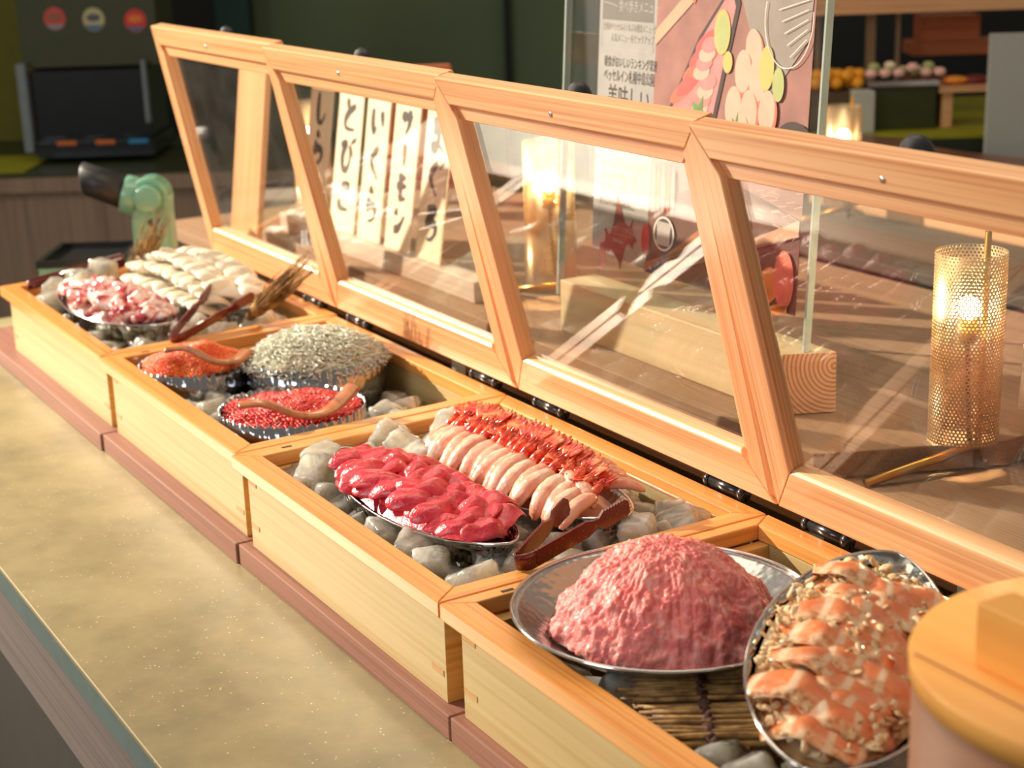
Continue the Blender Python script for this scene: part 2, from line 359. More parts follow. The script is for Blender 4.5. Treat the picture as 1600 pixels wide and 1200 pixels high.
# ------------------------------------------------------------------ mesh building
BASE = {}
class MB:
    def __init__(s): s.v = []; s.f = []; s.mi = []; s.sm = []
    def add(s, vs, fs, mi=0, smooth=False):
        o = len(s.v); s.v += [tuple(p) for p in vs]
        for f in fs: s.f.append([i + o for i in f]); s.mi.append(mi); s.sm.append(smooth)
        return s
    def hexa(s, a, b, mi=0):          # a, b: lower and upper quads (ccw from above)
        return s.add(list(a) + list(b), [(3, 2, 1, 0), (4, 5, 6, 7), (0, 1, 5, 4), (1, 2, 6, 5), (2, 3, 7, 6), (3, 0, 4, 7)], mi)
    def box(s, x0, x1, y0, y1, z0, z1, mi=0):
        return s.hexa([(x0, y0, z0), (x1, y0, z0), (x1, y1, z0), (x0, y1, z0)], [(x0, y0, z1), (x1, y0, z1), (x1, y1, z1), (x0, y1, z1)], mi)
    def prism(s, poly, z0, z1, mi=0):
        n = len(poly)
        vs = [(x, y, z0) for x, y in poly] + [(x, y, z1) for x, y in poly]
        return s.add(vs, [tuple(range(n - 1, -1, -1)), tuple(range(n, 2 * n))] + [(i, (i + 1) % n, n + (i + 1) % n, n + i) for i in range(n)], mi)
    def rings(s, rs, mi=0, smooth=True, cap=True, closed=False):
        n = len(rs[0]); vs = [p for r in rs for p in r]; fs = []
        for k in range(len(rs) - 1):
            for i in range(n):
                j = (i + 1) % n
                fs.append((k * n + i, k * n + j, (k + 1) * n + j, (k + 1) * n + i))
        if cap:
            fs.append(tuple(range(n - 1, -1, -1))); fs.append(tuple((len(rs) - 1) * n + i for i in range(n)))
        return s.add(vs, fs, mi, smooth)
    def tube(s, pts, rad, seg=10, mi=0, flat=None, smooth=True, cap=True):
        # rad: number or list of (a, b) ellipse radii; flat: reference side vector
        pts = [Vector(p) for p in pts]; n = len(pts)
        if isinstance(rad, (int, float)): rad = [rad] * n
        rs = []; ref = Vector(flat) if flat else None
        for i, p in enumerate(pts):
            t = (pts[min(i + 1, n - 1)] - pts[max(i - 1, 0)])
            if t.length < 1e-9: t = Vector((0, 0, 1))
            t.normalize()
            if ref is None:
                ref = Vector((0, 0, 1)) if abs(t.z) < 0.9 else Vector((1, 0, 0))
            a = ref - t * ref.dot(t)
            if a.length < 1e-6: a = t.orthogonal()
            a.normalize(); b = t.cross(a)
            if flat is None: ref = a
            r = rad[i] if isinstance(rad[i], (tuple, list)) else (rad[i], rad[i])
            rs.append([p + a * (math.cos(2 * PI * k / seg) * r[0]) + b * (math.sin(2 * PI * k / seg) * r[1]) for k in range(seg)])
        return s.rings(rs, mi, smooth, cap)
    def lathe(s, prof, seg=48, c=(0, 0, 0), mi=0, smooth=True, cap=False):
        rs = [[(c[0] + r * math.cos(2 * PI * k / seg), c[1] + r * math.sin(2 * PI * k / seg), c[2] + z) for k in range(seg)] for r, z in prof]
        return s.rings(rs, mi, smooth, cap)
    def ball(s, c, r, seg=12, mi=0):
        rx, ry, rz = r if isinstance(r, (tuple, list)) else (r, r, r)
        rs = []
        m = max(4, seg // 2)
        for i in range(1, m):
            a = PI * i / m
            rs.append([(c[0] + rx * math.sin(a) * math.cos(2 * PI * k / seg), c[1] + ry * math.sin(a) * math.sin(2 * PI * k / seg), c[2] - rz * math.cos(a)) for k in range(seg)])
        return s.rings(rs, mi, True, True)
    def flip(s): s.f = [list(reversed(f)) for f in s.f]; return s
    def build(s, name, mats, parent=None, at=None, bevel=0, solid=0, sub=0, keep=False):
        b = BASE.get(parent, (0, 0, 0)) if not keep else (0, 0, 0)
        if at is not None and parent is None: b = at
        me = bpy.data.meshes.new(name)
        me.from_pydata([((x - b[0]) * S, (y - b[1]) * S, (z - b[2]) * S) for x, y, z in s.v], [], s.f)
        if not isinstance(mats, (list, tuple)): mats = [mats]
        for m in mats: me.materials.append(m)
        me.polygons.foreach_set('material_index', s.mi); me.polygons.foreach_set('use_smooth', s.sm)
        me.update()
        o = bpy.data.objects.new(name, me); C.objects.link(o)
        if parent: o.parent = parent
        elif at is not None: o.location = W(*at)
        else: o.location = W(0, 0, 0)
        if solid:
            m = o.modifiers.new('solid', 'SOLIDIFY'); m.thickness = solid * S; m.offset = 0
        if bevel:
            m = o.modifiers.new('bevel', 'BEVEL'); m.width = bevel * S; m.segments = 2; m.limit_method = 'ANGLE'; m.angle_limit = math.radians(40)
        if sub:
            m = o.modifiers.new('sub', 'SUBSURF'); m.levels = sub; m.render_levels = sub
        return o

def tag(o, label, cat, group=None, kind=None):
    o['label'] = label; o['category'] = cat
    if group: o['group'] = group
    if kind: o['kind'] = kind
    return o
def thing(name, label, cat, base=(0, 0, 0), rot=None, group=None, local=False):
    o = bpy.data.objects.new(name, None); C.objects.link(o)
    o.empty_display_size = 0.03
    o.location = W(*base)
    if rot: o.rotation_euler = rot
    if not local: BASE[o] = base
    return tag(o, label, cat, group)
def struct(o):
    o['kind'] = 'structure'; return o
def catmull(pts, n=6):
    P = [Vector(p) for p in pts]; out = []
    for i in range(len(P) - 1):
        p0 = P[max(i - 1, 0)]; p1 = P[i]; p2 = P[i + 1]; p3 = P[min(i + 2, len(P) - 1)]
        for k in range(n):
            t = k / n
            out.append(0.5 * ((2 * p1) + (-p0 + p2) * t + (2 * p0 - 5 * p1 + 4 * p2 - p3) * t * t + (-p0 + 3 * p1 - 3 * p2 + p3) * t ** 3))
    out.append(P[-1]); return out
def basis(x, z):
    x = Vector(x).normalized(); z = Vector(z); z = (z - x * z.dot(x)).normalized(); y = z.cross(x)
    return Matrix((x, y, z)).transposed()
def put(o, loc, rot3):
    o.matrix_world = Matrix.Translation(W(*loc)) @ rot3.to_4x4()

# ================================================================== SETTING
RH = Vector((0.51515, 0.85710, 0)); FH = Vector((-0.85710, 0.51515, 0)); YAW = math.atan2(RH.y, RH.x)
CX, CY = 2.38397, -1.23806
def far(rx, fd, z):
    return (CX + RH.x * rx + FH.x * fd, CY + RH.y * rx + FH.y * fd, z)
FLOOR = -Z0 / S
def noisy(name, c, scale, amt, rough):
    m, nt, out = newmat(name)
    v = coords(nt, (scale,) * 3, rnd=False); n = nd(nt, 'ShaderNodeTexNoise', Scale=1.0, Detail=4.0); nt.links.new(v, n.inputs['Vector'])
    r = ramp(nt, n.outputs[0], [(0.3, tuple(x * (1 - amt) for x in c)), (0.7, tuple(x * (1 + amt) for x in c))])
    p = principled(nt, out, Roughness=rough); nt.links.new(r.outputs[0], p.inputs['Base Color']); return m
floor_m = noisy('floor_tile', (0.05, 0.045, 0.038), 3, 0.2, 0.5)
wall_green = noisy('green_wall', srgb(112, 128, 94), 1.2, 0.06, 0.7)
wall_black = noisy('black_wall', (0.006, 0.009, 0.009), 1.2, 0.1, 0.6)
wall_teal = noisy('teal_wall', srgb(34, 66, 60), 1.2, 0.06, 0.7)
grey_m = noisy('light_grey_panel', srgb(176, 178, 170), 2, 0.03, 0.5)
struct(MB().box(-26, 10, -12, 26, FLOOR - 0.1, FLOOR).build('floor', floor_m))
def farbox(mb, x0, x1, y0, y1, z0, z1, mi=0): return mb.box(x0, x1, y0, y1, z0, z1, mi)
def placed(o, base):
    o.location = W(*base); o.rotation_euler = (0, 0, YAW); return o
struct(placed(MB().box(-3.2, 8, 0, 0.2, 0, 5.5).build('wall_back', wall_green), far(0, 14, FLOOR)))
struct(placed(MB().box(-8, -2.15, 0, 0.2, 0, 5.5).build('wall_left', wall_black), far(0, 13.6, FLOOR)))
struct(placed(MB().box(-2.42, -2.15, -0.05, 0.0, 0, 5.5).build('trim_1', wall_teal), far(0, 13.6, FLOOR)))
struct(placed(MB().box(-0.10, -0.04, -0.08, 0.0, 0, 5.5).build('trim_2', wall_black), far(0, 14, FLOOR)))
struct(placed(MB().box(0.42, 0.56, -0.2, 0.0, 0, 5.5).build('trim_3', grey_m), far(0, 10.2, FLOOR)))

# ------------------------------------------------------------------ service counter
ZC = -0.2662
counter = thing('counter', 'long beige speckled stone counter with grey-green edge below the crates', 'counter', (-1.5, 0.1, FLOOR))
MB().box(-3.75, 1.9, -0.473, 0.92, ZC - 0.012, ZC).build('stone_top', stone_m, counter, bevel=0.003)
MB().box(-3.75, 1.9, -0.470, 0.92, ZC - 0.075, ZC - 0.012).build('edge_band', edge_m, counter, bevel=0.003)
MB().box(-3.75, 1.9, -0.455, -0.36, ZC - 0.30, ZC - 0.076).build('apron', ashX, counter, bevel=0.004)
MB().box(-3.70, 1.9, -0.20, 0.70, FLOOR + 0.001, ZC - 0.076).build('base_cabinet', plain('dark_base', (0.03, 0.026, 0.02), 0.7), counter)
# runner boards under the crates
segs = [(-3.4, -1.985, -0.012), (-1.98, -0.99, -0.006), (-0.985, 0.017, -0.001), (0.021, 1.02, 0.0)]
for i, (a, b, y) in enumerate(segs):
    o = MB().box(a, b, y, 0.74, ZC + 0.0005, -0.2155).build('runner_board', plinthX, None, (a, y, ZC), bevel=0.003)
    tag(o, 'reddish wooden runner board under the ' + ['octopus and squid crate', 'roe and whitebait crate', 'tuna and shrimp crate', 'minced tuna crate'][i], 'board')

# ------------------------------------------------------------------ crates
def crate(x0, x1, xb0, xb1, y0, yb, lab, keyc=True, rl=0.044, rr=0.045):
    t = thing('wooden_crate', lab, 'crate', (x0, y0, -0.215))
    o = [(x0, y0), (x1, y0), (xb1, yb), (xb0, yb)]
    fw, bw = 0.058, 0.052
    fx = lambda x, y, s: x
    i = [(x0 + rl, y0 + fw), (x1 - rr, y0 + fw), (xb1 - rr, yb - bw), (xb0 + rl, yb - bw)]
    names = [('front', rimX), ('side', rimY), ('back', rimX), ('side', rimY)]
    for k in range(4):
        j = (k + 1) % 4
        q = [o[k], o[j], i[j], i[k]]
        MB().hexa([(x, y, -0.032) for x, y in q], [(x, y, 0) for x, y in q]).build('rim_rail', names[k][1], t, bevel=0.003)
    # body: a box of boards set in under the rim
    g = 0.022
    O = [(x0 + g + 0.015, y0 + g), (x1 - g, y0 + g), (xb1 - g, yb - g), (xb0 + g + 0.015, yb - g)]
    w = 0.028
    I = [(O[0][0] + w, O[0][1] + w), (O[1][0] - w, O[1][1] + w), (O[2][0] - w, O[2][1] - w), (O[3][0] + w, O[3][1] - w)]
    for k in range(4):
        j = (k + 1) % 4
        q = [O[k], O[j], I[j], I[k]]
        MB().hexa([(x, y, -0.215) for x, y in q], [(x, y, -0.033) for x, y in q]).build(['front_board', 'side_board', 'back_board', 'side_board'][k], bodyX if k % 2 == 0 else bodyY, t, bevel=0.0012)
    MB().hexa([(x, y, -0.21) for x, y in I], [(x, y, -0.165) for x, y in I]).build('bottom_board', bodyX, t)
    if keyc:
        for xx, zz in ((O[1][0] - 0.055, -0.165), (O[0][0] + 0.004, -0.165), (O[0][0] + 0.004, -0.06)):
            MB().box(xx, xx + 0.045, O[0][1] - 0.0012, O[0][1] + 0.004, zz, zz + 0.012).build('joint_key', darkkey, t)
    # small burnt mark on the left rim
    MB().box(x0 + 0.018, x0 + 0.026, y0 + 0.115, y0 + 0.14, 0.0002, 0.0009).build('brand_mark', ink, t)
    return t, I
c1, I1 = crate(-3.092, -2.006, -3.172, -2.030, 0.016, 0.757, 'wooden ice crate at the far left end, holding octopus and squid')
c2, I2 = crate(-2.002, -0.992, -2.025, -1.017, 0.012, 0.746, 'wooden ice crate holding two dishes of roe and the whitebait')
c3, I3 = crate(-0.988, -0.004, -1.013, -0.004, 0.0, 0.745, 'wooden ice crate holding the tuna and shrimp boat dishes', rl=0.05, rr=0.046)
c4, I4 = crate(0.0, 1.02, 0.0, 1.02, 0.0, 0.745, 'nearest wooden ice crate, holding minced tuna and seared salmon', rl=0.034)
# clear liner in the tuna crate
lin = MB()
lx0, lx1, ly0, ly1 = -0.950, -0.060, 0.066, 0.690
for a in ((lx0, lx1, ly1 - 0.006, ly1), (lx0, lx0 + 0.006, ly0, ly1 - 0.006), (lx1 - 0.006, lx1, ly0, ly1 - 0.006), (lx0 + 0.006, lx1 - 0.006, ly0, ly0 + 0.006)):
    lin.box(a[0], a[1], a[2], a[3], -0.162, -0.02)
tag(lin.build('ice_liner', thin_acrylic, None, (-0.5, 0.38, -0.162)), 'clear acrylic liner standing inside the tuna and shrimp crate', 'liner')

# ------------------------------------------------------------------ lids
LIDS = [(-3.036, -2.022, 100.8), (-2.016, -0.972, 103.0), (-0.965, 0.020, 104.3), (0.026, 1.03, 105.9)]
LAB = ['glazed wooden lid behind the octopus and squid crate, farthest left', 'glazed wooden lid standing in front of the calligraphy strips',
       'glazed wooden lid in front of the acrylic menu stand', 'nearest glazed wooden lid, rising behind the minced tuna crate']
LH = 0.8036
def member(p0, p1, p2, p3, prof, mat, name, parent):
    # p0..p1 outer corners, p2..p3 inner corners (p2 next to p1); profile (u, y) swept with mitred ends
    L = [(p0[0] + (p3[0] - p0[0]) * u, y, p0[1] + (p3[1] - p0[1]) * u) for u, y in prof]
    R = [(p1[0] + (p2[0] - p1[0]) * u, y, p1[1] + (p2[1] - p1[1]) * u) for u, y in prof]
    n = len(prof); m = MB()
    m.add(L + R, [tuple(range(n)), tuple(range(2 * n - 1, n - 1, -1))] + [(i, n + i, n + (i + 1) % n, (i + 1) % n) for i in range(n)])
    return m.build(name, mat, parent, bevel=0.0028, keep=True)
def fix_normals(o):
    import bmesh
    bm = bmesh.new(); bm.from_mesh(o.data); bmesh.ops.recalc_face_normals(bm, faces=bm.faces); bm.to_mesh(o.data); bm.free()
for k, (x0, x1, ang) in enumerate(LIDS):
    th = math.radians(ang - 90)
    t = thing('glazed_lid', LAB[k], 'lid', (x0, 0.7493, 0.0243), (th, 0, 0), local=True)
    w = x1 - x0; T = 0.040
    wl, wr, wb, wt = 0.066, 0.088, 0.100, 0.100
    O = [(0, 0), (w, 0), (w, LH), (0, LH)]
    I = [(wl, wb), (w - wr, wb), (w - wr, LH - wt), (wl, LH - wt)]
    step = [(0, 0), (0.60, 0), (0.68, 0.012), (1, 0.012), (1, T), (0, T)]
    groove = [(0, 0.006), (0.14, 0.006), (0.17, 0), (0.70, 0), (0.73, 0.014), (1, 0.014), (1, T), (0, T)]
    flat = [(0, 0), (0.92, 0), (1, 0.008), (1, T), (0, T)]
    for (a, b, prof, mat, nm) in ((0, 1, flat, lidX, 'bottom_rail'), (1, 2, groove, lidZ, 'stile'), (2, 3, step, lidX, 'top_rail'), (3, 0, flat, lidZ, 'stile')):
        fix_normals(member(O[a], O[b], I[b], I[a], prof, mat, nm, t))
    MB().box(wl - 0.012, w - wr + 0.012, 0.020, 0.027, wb - 0.012, LH - wt + 0.012).build('glass_pane', clear, t, keep=True)
    sx = 0.483
    m = MB(); m.tube([(sx, -0.0008, LH - 0.040), (sx, 0.004, LH - 0.040)], 0.0062, 12)
    m.build('screw', screwm, t, keep=True)
    kn = MB()
    ring = [[(sx + r * math.cos(2 * PI * q / 16), T + d, LH - 0.028 + r * math.sin(2 * PI * q / 16)) for q in range(16)] for r, d in ((0.016, 0), (0.016, 0.018), (0.030, 0.028), (0.033, 0.040), (0.026, 0.052), (0.010, 0.058))]
    kn.rings(ring); kn.build('knob', blackr, t, keep=True)
    for hx in (0.085, w - 0.22):
        h = MB()
        h.tube([(hx, 0.006, -0.016), (hx + 0.10, 0.006, -0.016)], 0.013, 14)
        h.tube([(hx - 0.012, 0.006, -0.016), (hx, 0.006, -0.016)], 0.0155, 14)
        h.tube([(hx + 0.10, 0.006, -0.016), (hx + 0.112, 0.006, -0.016)], 0.0155, 14)
        h.box(hx, hx + 0.10, 0.012, 0.018, -0.02, 0.03)
        h.build('hinge', blackp, t, keep=True)

# support posts behind the crates
for px in (-1.455, 0.013, 0.428):
    o = MB().box(px, px + 0.028, 0.83, 0.858, ZC + 0.0005, 0.02).build('support_post', greypost, None, (px, 0.83, ZC), bevel=0.002)
    tag(o, {-1.455: 'pale grey upright post seen in the gap behind the roe crate', 0.013: 'pale grey upright post in the gap left of the minced tuna hinge', 0.428: 'pale grey upright post in the gap next to the round tub lid'}[px], 'post')

# ------------------------------------------------------------------ tables behind
tb = thing('back_table', 'raised oak table carrying the menu stand, lamps and calligraphy strips', 'table', (-2.2, 1.6, FLOOR))
ZT = 0.015; ZL = -0.05
MB().prism([(-3.40, 1.06), (-0.19, 1.03), (-0.015, 1.43), (-0.015, 2.3), (-3.40, 2.3)], -0.045, ZT).build('table_top', tableX, tb, bevel=0.003)
MB().prism([(-3.3, 1.30), (-0.3, 1.30), (-0.25, 2.2), (-3.3, 2.2)], -0.049, -0.0455).build('table_base', ashX, tb)
tb2 = thing('lower_table', 'lower oak table surface behind the nearest lid, under the near lamp', 'table', (0.6, 1.4, FLOOR))
MB().box(-4.1, 2.6, 0.93, 2.4, ZL - 0.05, ZL).build('table_top', tableX, tb2, bevel=0.003)
MB().box(-4.05, 2.5, 1.1, 2.3, FLOOR + 0.001, ZL - 0.052).build('table_base', ashX, tb2)

# ------------------------------------------------------------------ menu stand
blk = MB(); blk.hexa([(-1.405, 1.155, ZT + .0005), (-0.44, 1.145, ZT + .0005), (-0.385, 1.262, ZT + .0005), (-1.405, 1.275, ZT + .0005)],
                     [(-1.41, 1.160, 0.162), (-0.445, 1.150, 0.162), (-0.39, 1.267, 0.162), (-1.41, 1.280, 0.162)])
ms = thing('timber_stand', 'long pale timber block with a slot holding the acrylic plate', 'stand', (-0.92, 1.21, ZT))
blk.build('timber_block', paleX, ms, bevel=0.004)
def ring_mat():
    m, nt, out = newmat('end_grain')
    tc = nt.nodes.new('ShaderNodeTexCoord'); mp = nt.nodes.new('ShaderNodeMapping'); mp.inputs['Location'].default_value = (-0.262, -0.027, -0.056)
    nt.links.new(tc.outputs['Object'], mp.inputs[0])
    wv = nd(nt, 'ShaderNodeTexWave', Scale=62.0, Distortion=2.0, Detail=1.0); wv.wave_type = 'RINGS'; wv.rings_direction = 'SPHERICAL'
    wv.inputs['Detail Scale'].default_value = 0.3
    nt.links.new(mp.outputs[0], wv.inputs['Vector'])
    r = ramp(nt, wv.outputs[0], [(0.0, srgb(158, 100, 72)), (0.35, srgb(206, 152, 112)), (1, srgb(220, 170, 128))])
    p = principled(nt, out, Roughness=0.6); nt.links.new(r.outputs[0], p.inputs['Base Color']); return m
eg = MB(); e = 0.0012
eg.add([(-0.4396 + e, 1.146, ZT + .003), (-0.3846 + e, 1.262, ZT + .003), (-0.3896 + e, 1.266, 0.160), (-0.4446 + e, 1.151, 0.160)], [(0, 1, 2, 3)])
eg.build('end_grain', ring_mat(), ms)
ACR = thing('acrylic_plate', 'tall clear acrylic plate slotted upright in the timber block', 'plate', (-1.0, 1.205, 0.1), (-math.radians(3.6), 0, 0), local=True)
ACR.name = 'acrylic_plate'
# acrylic plate local frame: x along the plate, z up
ax0, ax1, atop = -0.478, 0.567, 1.05
m = MB().box(ax0, ax1, -0.006, 0.006, 0.0, atop); m.build('acrylic_sheet', acrylic, ACR, keep=True)
for (a, b) in ((ax0 - 0.008, ax0 - 0.0005), (ax1 + 0.0005, ax1 + 0.008)):
    MB().box(a, b, -0.010, 0.010, 0.0, atop).build('polished_edge', acrylic_edge, ACR, keep=True, bevel=0.001)
for ch in ACR.children: pass

def ell(cx, cz, rx, rz, a=0, n=28):
    return [(cx + rx * math.cos(t) * math.cos(a) - rz * math.sin(t) * math.sin(a), cz + rx * math.cos(t) * math.sin(a) + rz * math.sin(t) * math.cos(a)) for t in [2 * PI * i / n for i in range(n)]]
class Flat:
    """flat printed artwork: polygons in the x-z plane, each layer a hair in front of the last"""
    def __init__(s): s.m = MB(); s.y = -0.0080; s.mats = []
    def mi(s, mat):
        if mat not in s.mats: s.mats.append(mat)
        return s.mats.index(mat)
    def poly(s, pts, mat):
        s.y -= 0.00006
        s.m.add([(x, s.y, z) for x, z in pts], [tuple(range(len(pts)))], s.mi(mat)); return s
    def band(s, pts, w, mat):
        P = [Vector((x, z)) for x, z in pts]; L = []; R = []; s.y -= 0.00006
        n = len(P)
        for i, p in enumerate(P):
            t = P[min(i + 1, n - 1)] - P[max(i - 1, 0)]; t.normalize(); q = Vector((-t.y, t.x))
            ww = w(i / (n - 1)) if callable(w) else w
            L.append((p.x + q.x * ww, s.y, p.y + q.y * ww)); R.append((p.x - q.x * ww, s.y, p.y - q.y * ww))
        s.m.add(L + R, [(i, i + 1, n + i + 1, n + i) for i in range(n - 1)], s.mi(mat)); return s
    def text(s, body, x, z, size, mat, sx=0.8, align='LEFT'):
        cu_ = bpy.data.curves.new('t', 'FONT'); cu_.body = body; cu_.size = size; cu_.align_x = align; cu_.resolution_u = 2
        o = bpy.data.objects.new('t', cu_); C.objects.link(o)
        bpy.context.view_layer.update()
        me = bpy.data.meshes.new_from_object(o.evaluated_get(bpy.context.evaluated_depsgraph_get()))
        s.y -= 0.00006
        s.m.add([(x + v.co.x * sx, s.y, z + v.co.y) for v in me.vertices], [tuple(p.vertices) for p in me.polygons], s.mi(mat))
        bpy.data.objects.remove(o); bpy.data.curves.remove(cu_); bpy.data.meshes.remove(me); return s

pc = lambda n, r, g, b, ro=0.8: plain('print_' + n, srgb(r, g, b), ro)
P_white = pc('white', 162, 160, 155); P_txt = pc('text', 58, 50, 46); P_faint = pc('faint_text', 176, 172, 164); P_head = pc('heading_grey', 118, 114, 108); P_txt2 = pc('light_text', 128, 122, 114)
P_brown = noisy('print_rosy_brown', srgb(156, 112, 102), 26, 0.18, 0.8); P_dark = noisy('print_dark_brown', srgb(110, 74, 62), 30, 0.25, 0.8)
P_band = pc('wooden_band', 208, 164, 134); P_pink = noisy('print_shrimp_pink', srgb(200, 134, 130), 50, 0.15, 0.8); P_red = noisy('print_shrimp_red', srgb(196, 98, 94), 50, 0.15, 0.8)
P_scal = noisy('print_scallop', srgb(206, 176, 154), 40, 0.07, 0.8); P_squid = pc('squid_white', 196, 190, 186); P_leaf = noisy('print_leaf', srgb(112, 146, 84), 60, 0.25, 0.8)
P_lemon = pc('lemon', 206, 184, 110); P_lime = pc('lime', 176, 184, 122); P_line = pc('pale_line', 238, 226, 214); P_sal = noisy('print_salmon', srgb(232, 116, 92), 40, 0.12, 0.8)
P_map = noisy('print_map_brown', srgb(122, 60, 48), 22, 0.2, 0.8); P_dish = pc('dark_dish', 74, 62, 58); P_or = noisy('print_fried_orange', srgb(226, 128, 58), 40, 0.2, 0.8); P_deep = noisy('print_deep_red', srgb(186, 50, 62), 50, 0.2, 0.8)
P_tray = pc('tray_wood', 178, 120, 84); P_grey = noisy('print_grey_brown', srgb(150, 140, 130), 20, 0.15, 0.8)

F = Flat()
X0, XM, X1 = -0.316, -0.060, 0.535     # text column | photo
Z_B, Z_T = 0.095, 1.0
# outlines follow the way the sheet hangs: the column's lower edge steps down towards the photo
F.poly([(X0, Z_B + 0.07), (XM, Z_B + 0.05), (XM, Z_T), (X0, Z_T)], P_white)
F.poly([(XM, Z_B + 0.045), (X1, Z_B + 0.045), (X1, Z_T), (XM, Z_T)], P_brown)
F.poly([(X0 + 0.012, 0.775), (XM - 0.012, 0.775), (XM - 0.012, Z_T - 0.01), (X0 + 0.012, Z_T - 0.01)], P_head)
F.text('食べ歩きメニュー', X0 + 0.085, 0.800, 0.034, P_white, 0.66)
F.band([(X0 + 0.02, 0.85), (X0 + 0.02, 0.82), (X0 + 0.06, 0.815), (X0 + 0.08, 0.81)], 0.0012, P_white)
F.text('全国のベッセルホテルズの朝食メニューから', X0 + 0.018, 0.750, 0.0235, P_txt2, 0.54)
F.text('人気メニューをピックアップ', X0 + 0.055, 0.722, 0.0240, P_txt2, 0.62)
for a in (((X0 + .012, .700), (XM - .012, .700)), ((X0 + .012, .700), (X0 + .012, .775)), ((XM - .012, .700), (XM - .012, .775))):
    F.band(a, 0.0008, P_faint)
F.text('朝食がおいしいランキング常連', X0 + 0.028, 0.657, 0.031, P_txt, 0.55)
F.text('ベッセルイン札幌中島公園', X0 + 0.028, 0.620, 0.036, P_txt, 0.53)
F.text('美味しい', X0 + 0.048, 0.545, 0.078, P_txt, 0.62)
for k, tx in enumerate(('ベッセルイン札幌中島公園から', '人気No.1の海鮮食べ放題！', 'お好きなネタを組み合わせて', 'オリジナルの海鮮丼に。')):
    z = (.392, .360, .326, .290)[k]
    F.text(tx, X0 + 0.03, z, 0.027, P_txt2 if k < 3 else P_txt, 0.58)
    F.band([(X0 + 0.025, z - 0.010), (XM - 0.02, z - 0.010)], 0.0006, P_faint)
hk = [(.38, .02), (.46, .16), (.53, .28), (.60, .36), (.70, .40), (.80, .26), (.78, .38), (.80, .48), (.92, .54), (.84, .58), (.80, .66), (.70, .60), (.60, .66), (.56, .80), (.50, 1.0), (.42, .86), (.30, .78), (.22, .74), (.12, .80), (.08, .74), (.04, .86), (.12, .98), (.04, 1.0), (-.08, 1.1), (-.06, .96), (-.10, .80), (-.08, .70), (.04, .66), (.06, .56), (.02, .50), (.08, .48), (.16, .56), (.22, .50), (.28, .36), (.32, .2), (.33, .06)]
F.poly([(X0 + 0.055 + x * 0.17, 0.325 - y * 0.205) for x, y in hk], P_map)
F.text('ベッセルイン札幌中島公園', X0 + 0.085, 0.225, 0.020, P_white, 0.5)
F.band([(X0 + .08, .218), (X0 + .19, .218)], 0.0006, P_white)
F.text('Hokkaido', X0 + 0.10, 0.195, 0.018, P_white, 0.7)
# the photograph on the sheet: x grows right, z up
def Q(px, pz):
    pz -= 0.07 if pz < .98 and pz > 0.06 else 0.0
    return (XM + (px) * (X1 - XM), Z_B + 0.045 + pz * (Z_T - Z_B - 0.045))
def qp(l): return [Q(*p) for p in l]
def qe(cx, cz, rx, rz, a=0): return [Q(cx + rx * math.cos(t) * math.cos(a) - rz * 1.0 * math.sin(t) * math.sin(a), cz + rx * math.cos(t) * math.sin(a) * 0.7 + rz * math.sin(t) * math.cos(a)) for t in [2 * PI * i / 26 for i in range(26)]]
F.poly(qp([(.45, 1), (.75, .62), (.98, .80), (1, 1)]), P_grey)
F.poly(qp([(0, 0), (1, 0), (1, .33), (.52, .40), (0, .28)]), P_dark)
F.poly(qp([(0, .745), (0, .79), (.50, .985), (.60, .985)]), P_band)
F.poly(qp([(.18, 1), (.22, .90), (.26, .87), (.31, .93), (.34, 1)]), P_sal)
F.poly(qp([(.02, .46), (.30, .78), (.52, .95), (.56, .88), (.40, .46)]), P_dish)
F.poly(qp([(.05, .47), (.31, .77), (.50, .92), (.53, .87), (.38, .47)]), P_pink)
for k in range(9): F.poly(qe(.20 + .02 * k + .02 * (k % 2), .62 + .022 * k * (1 if k % 2 else .6), .085, .022, .5), P_red if k % 3 else P_sal)
for k in range(8): F.poly(qe(.33 + .016 * (k % 4), .58 + .026 * k, .055, .022, .2), P_pink if k % 2 else P_scal)
for k in range(6): F.poly(qe(.12 + .035 * k, .49, .022, .075, -.1), P_squid if k % 2 else P_scal)
leaf = [(0, 0), (.04, .03), (.03, .06), (.07, .08), (.06, .11), (.10, .10), (.13, .13), (.13, .09), (.17, .07), (.14, .04), (.16, .01), (.12, .0), (.10, -.04), (.06, -.01), (.03, -.04)]
F.poly(qp([(.22 + x, .49 + z) for x, z in leaf]), P_leaf)
F.poly(qe(.455, .80, .052, .062, 0), P_lemon); F.poly(qe(.455, .795, .040, .050, 0), P_lime)
F.poly(qe(.50, .72, .03, .03, 0), P_lemon)
for (x, z, a) in ((.66, .76, .3), (.60, .70, 0), (.69, .68, .2), (.55, .60, -.1), (.65, .595, .2), (.60, .53, -.2), (.66, .49, .1), (.76, .60, -.1)):
    F.poly(qe(x + .012, z - .008, .052, .060, a), P_sal); F.poly(qe(x, z, .050, .058, a), P_scal)
F.poly(qe(.745, .715, .045, .060, 0), P_lemon); F.poly(qe(.82, .675, .035, .045, .1), P_lime)
for k in range(5): F.poly(qe(.46 + .02 * k, .50 - .012 * k, .035, .05, .1), P_squid)
F.poly(qp([(.52 + .5 * x, .46 + z) for x, z in leaf]), P_leaf)
F.poly(qe(.93, .50, .13, .085, 0), P_dish); F.poly(qe(.95, .50, .09, .055, 0), P_pink)
for k in range(4): F.band(qp([(.90 + .02 * k, .47), (.93 + .015 * k, .50), (.91 + .02 * k, .53)]), 0.003, P_leaf)
F.band([*qp([(.86 + .14 * math.cos(t), .85 + .13 * math.sin(t)) for t in [PI * .9 + i * PI * 1.15 / 20 for i in range(21)]])], 0.0012, P_line)
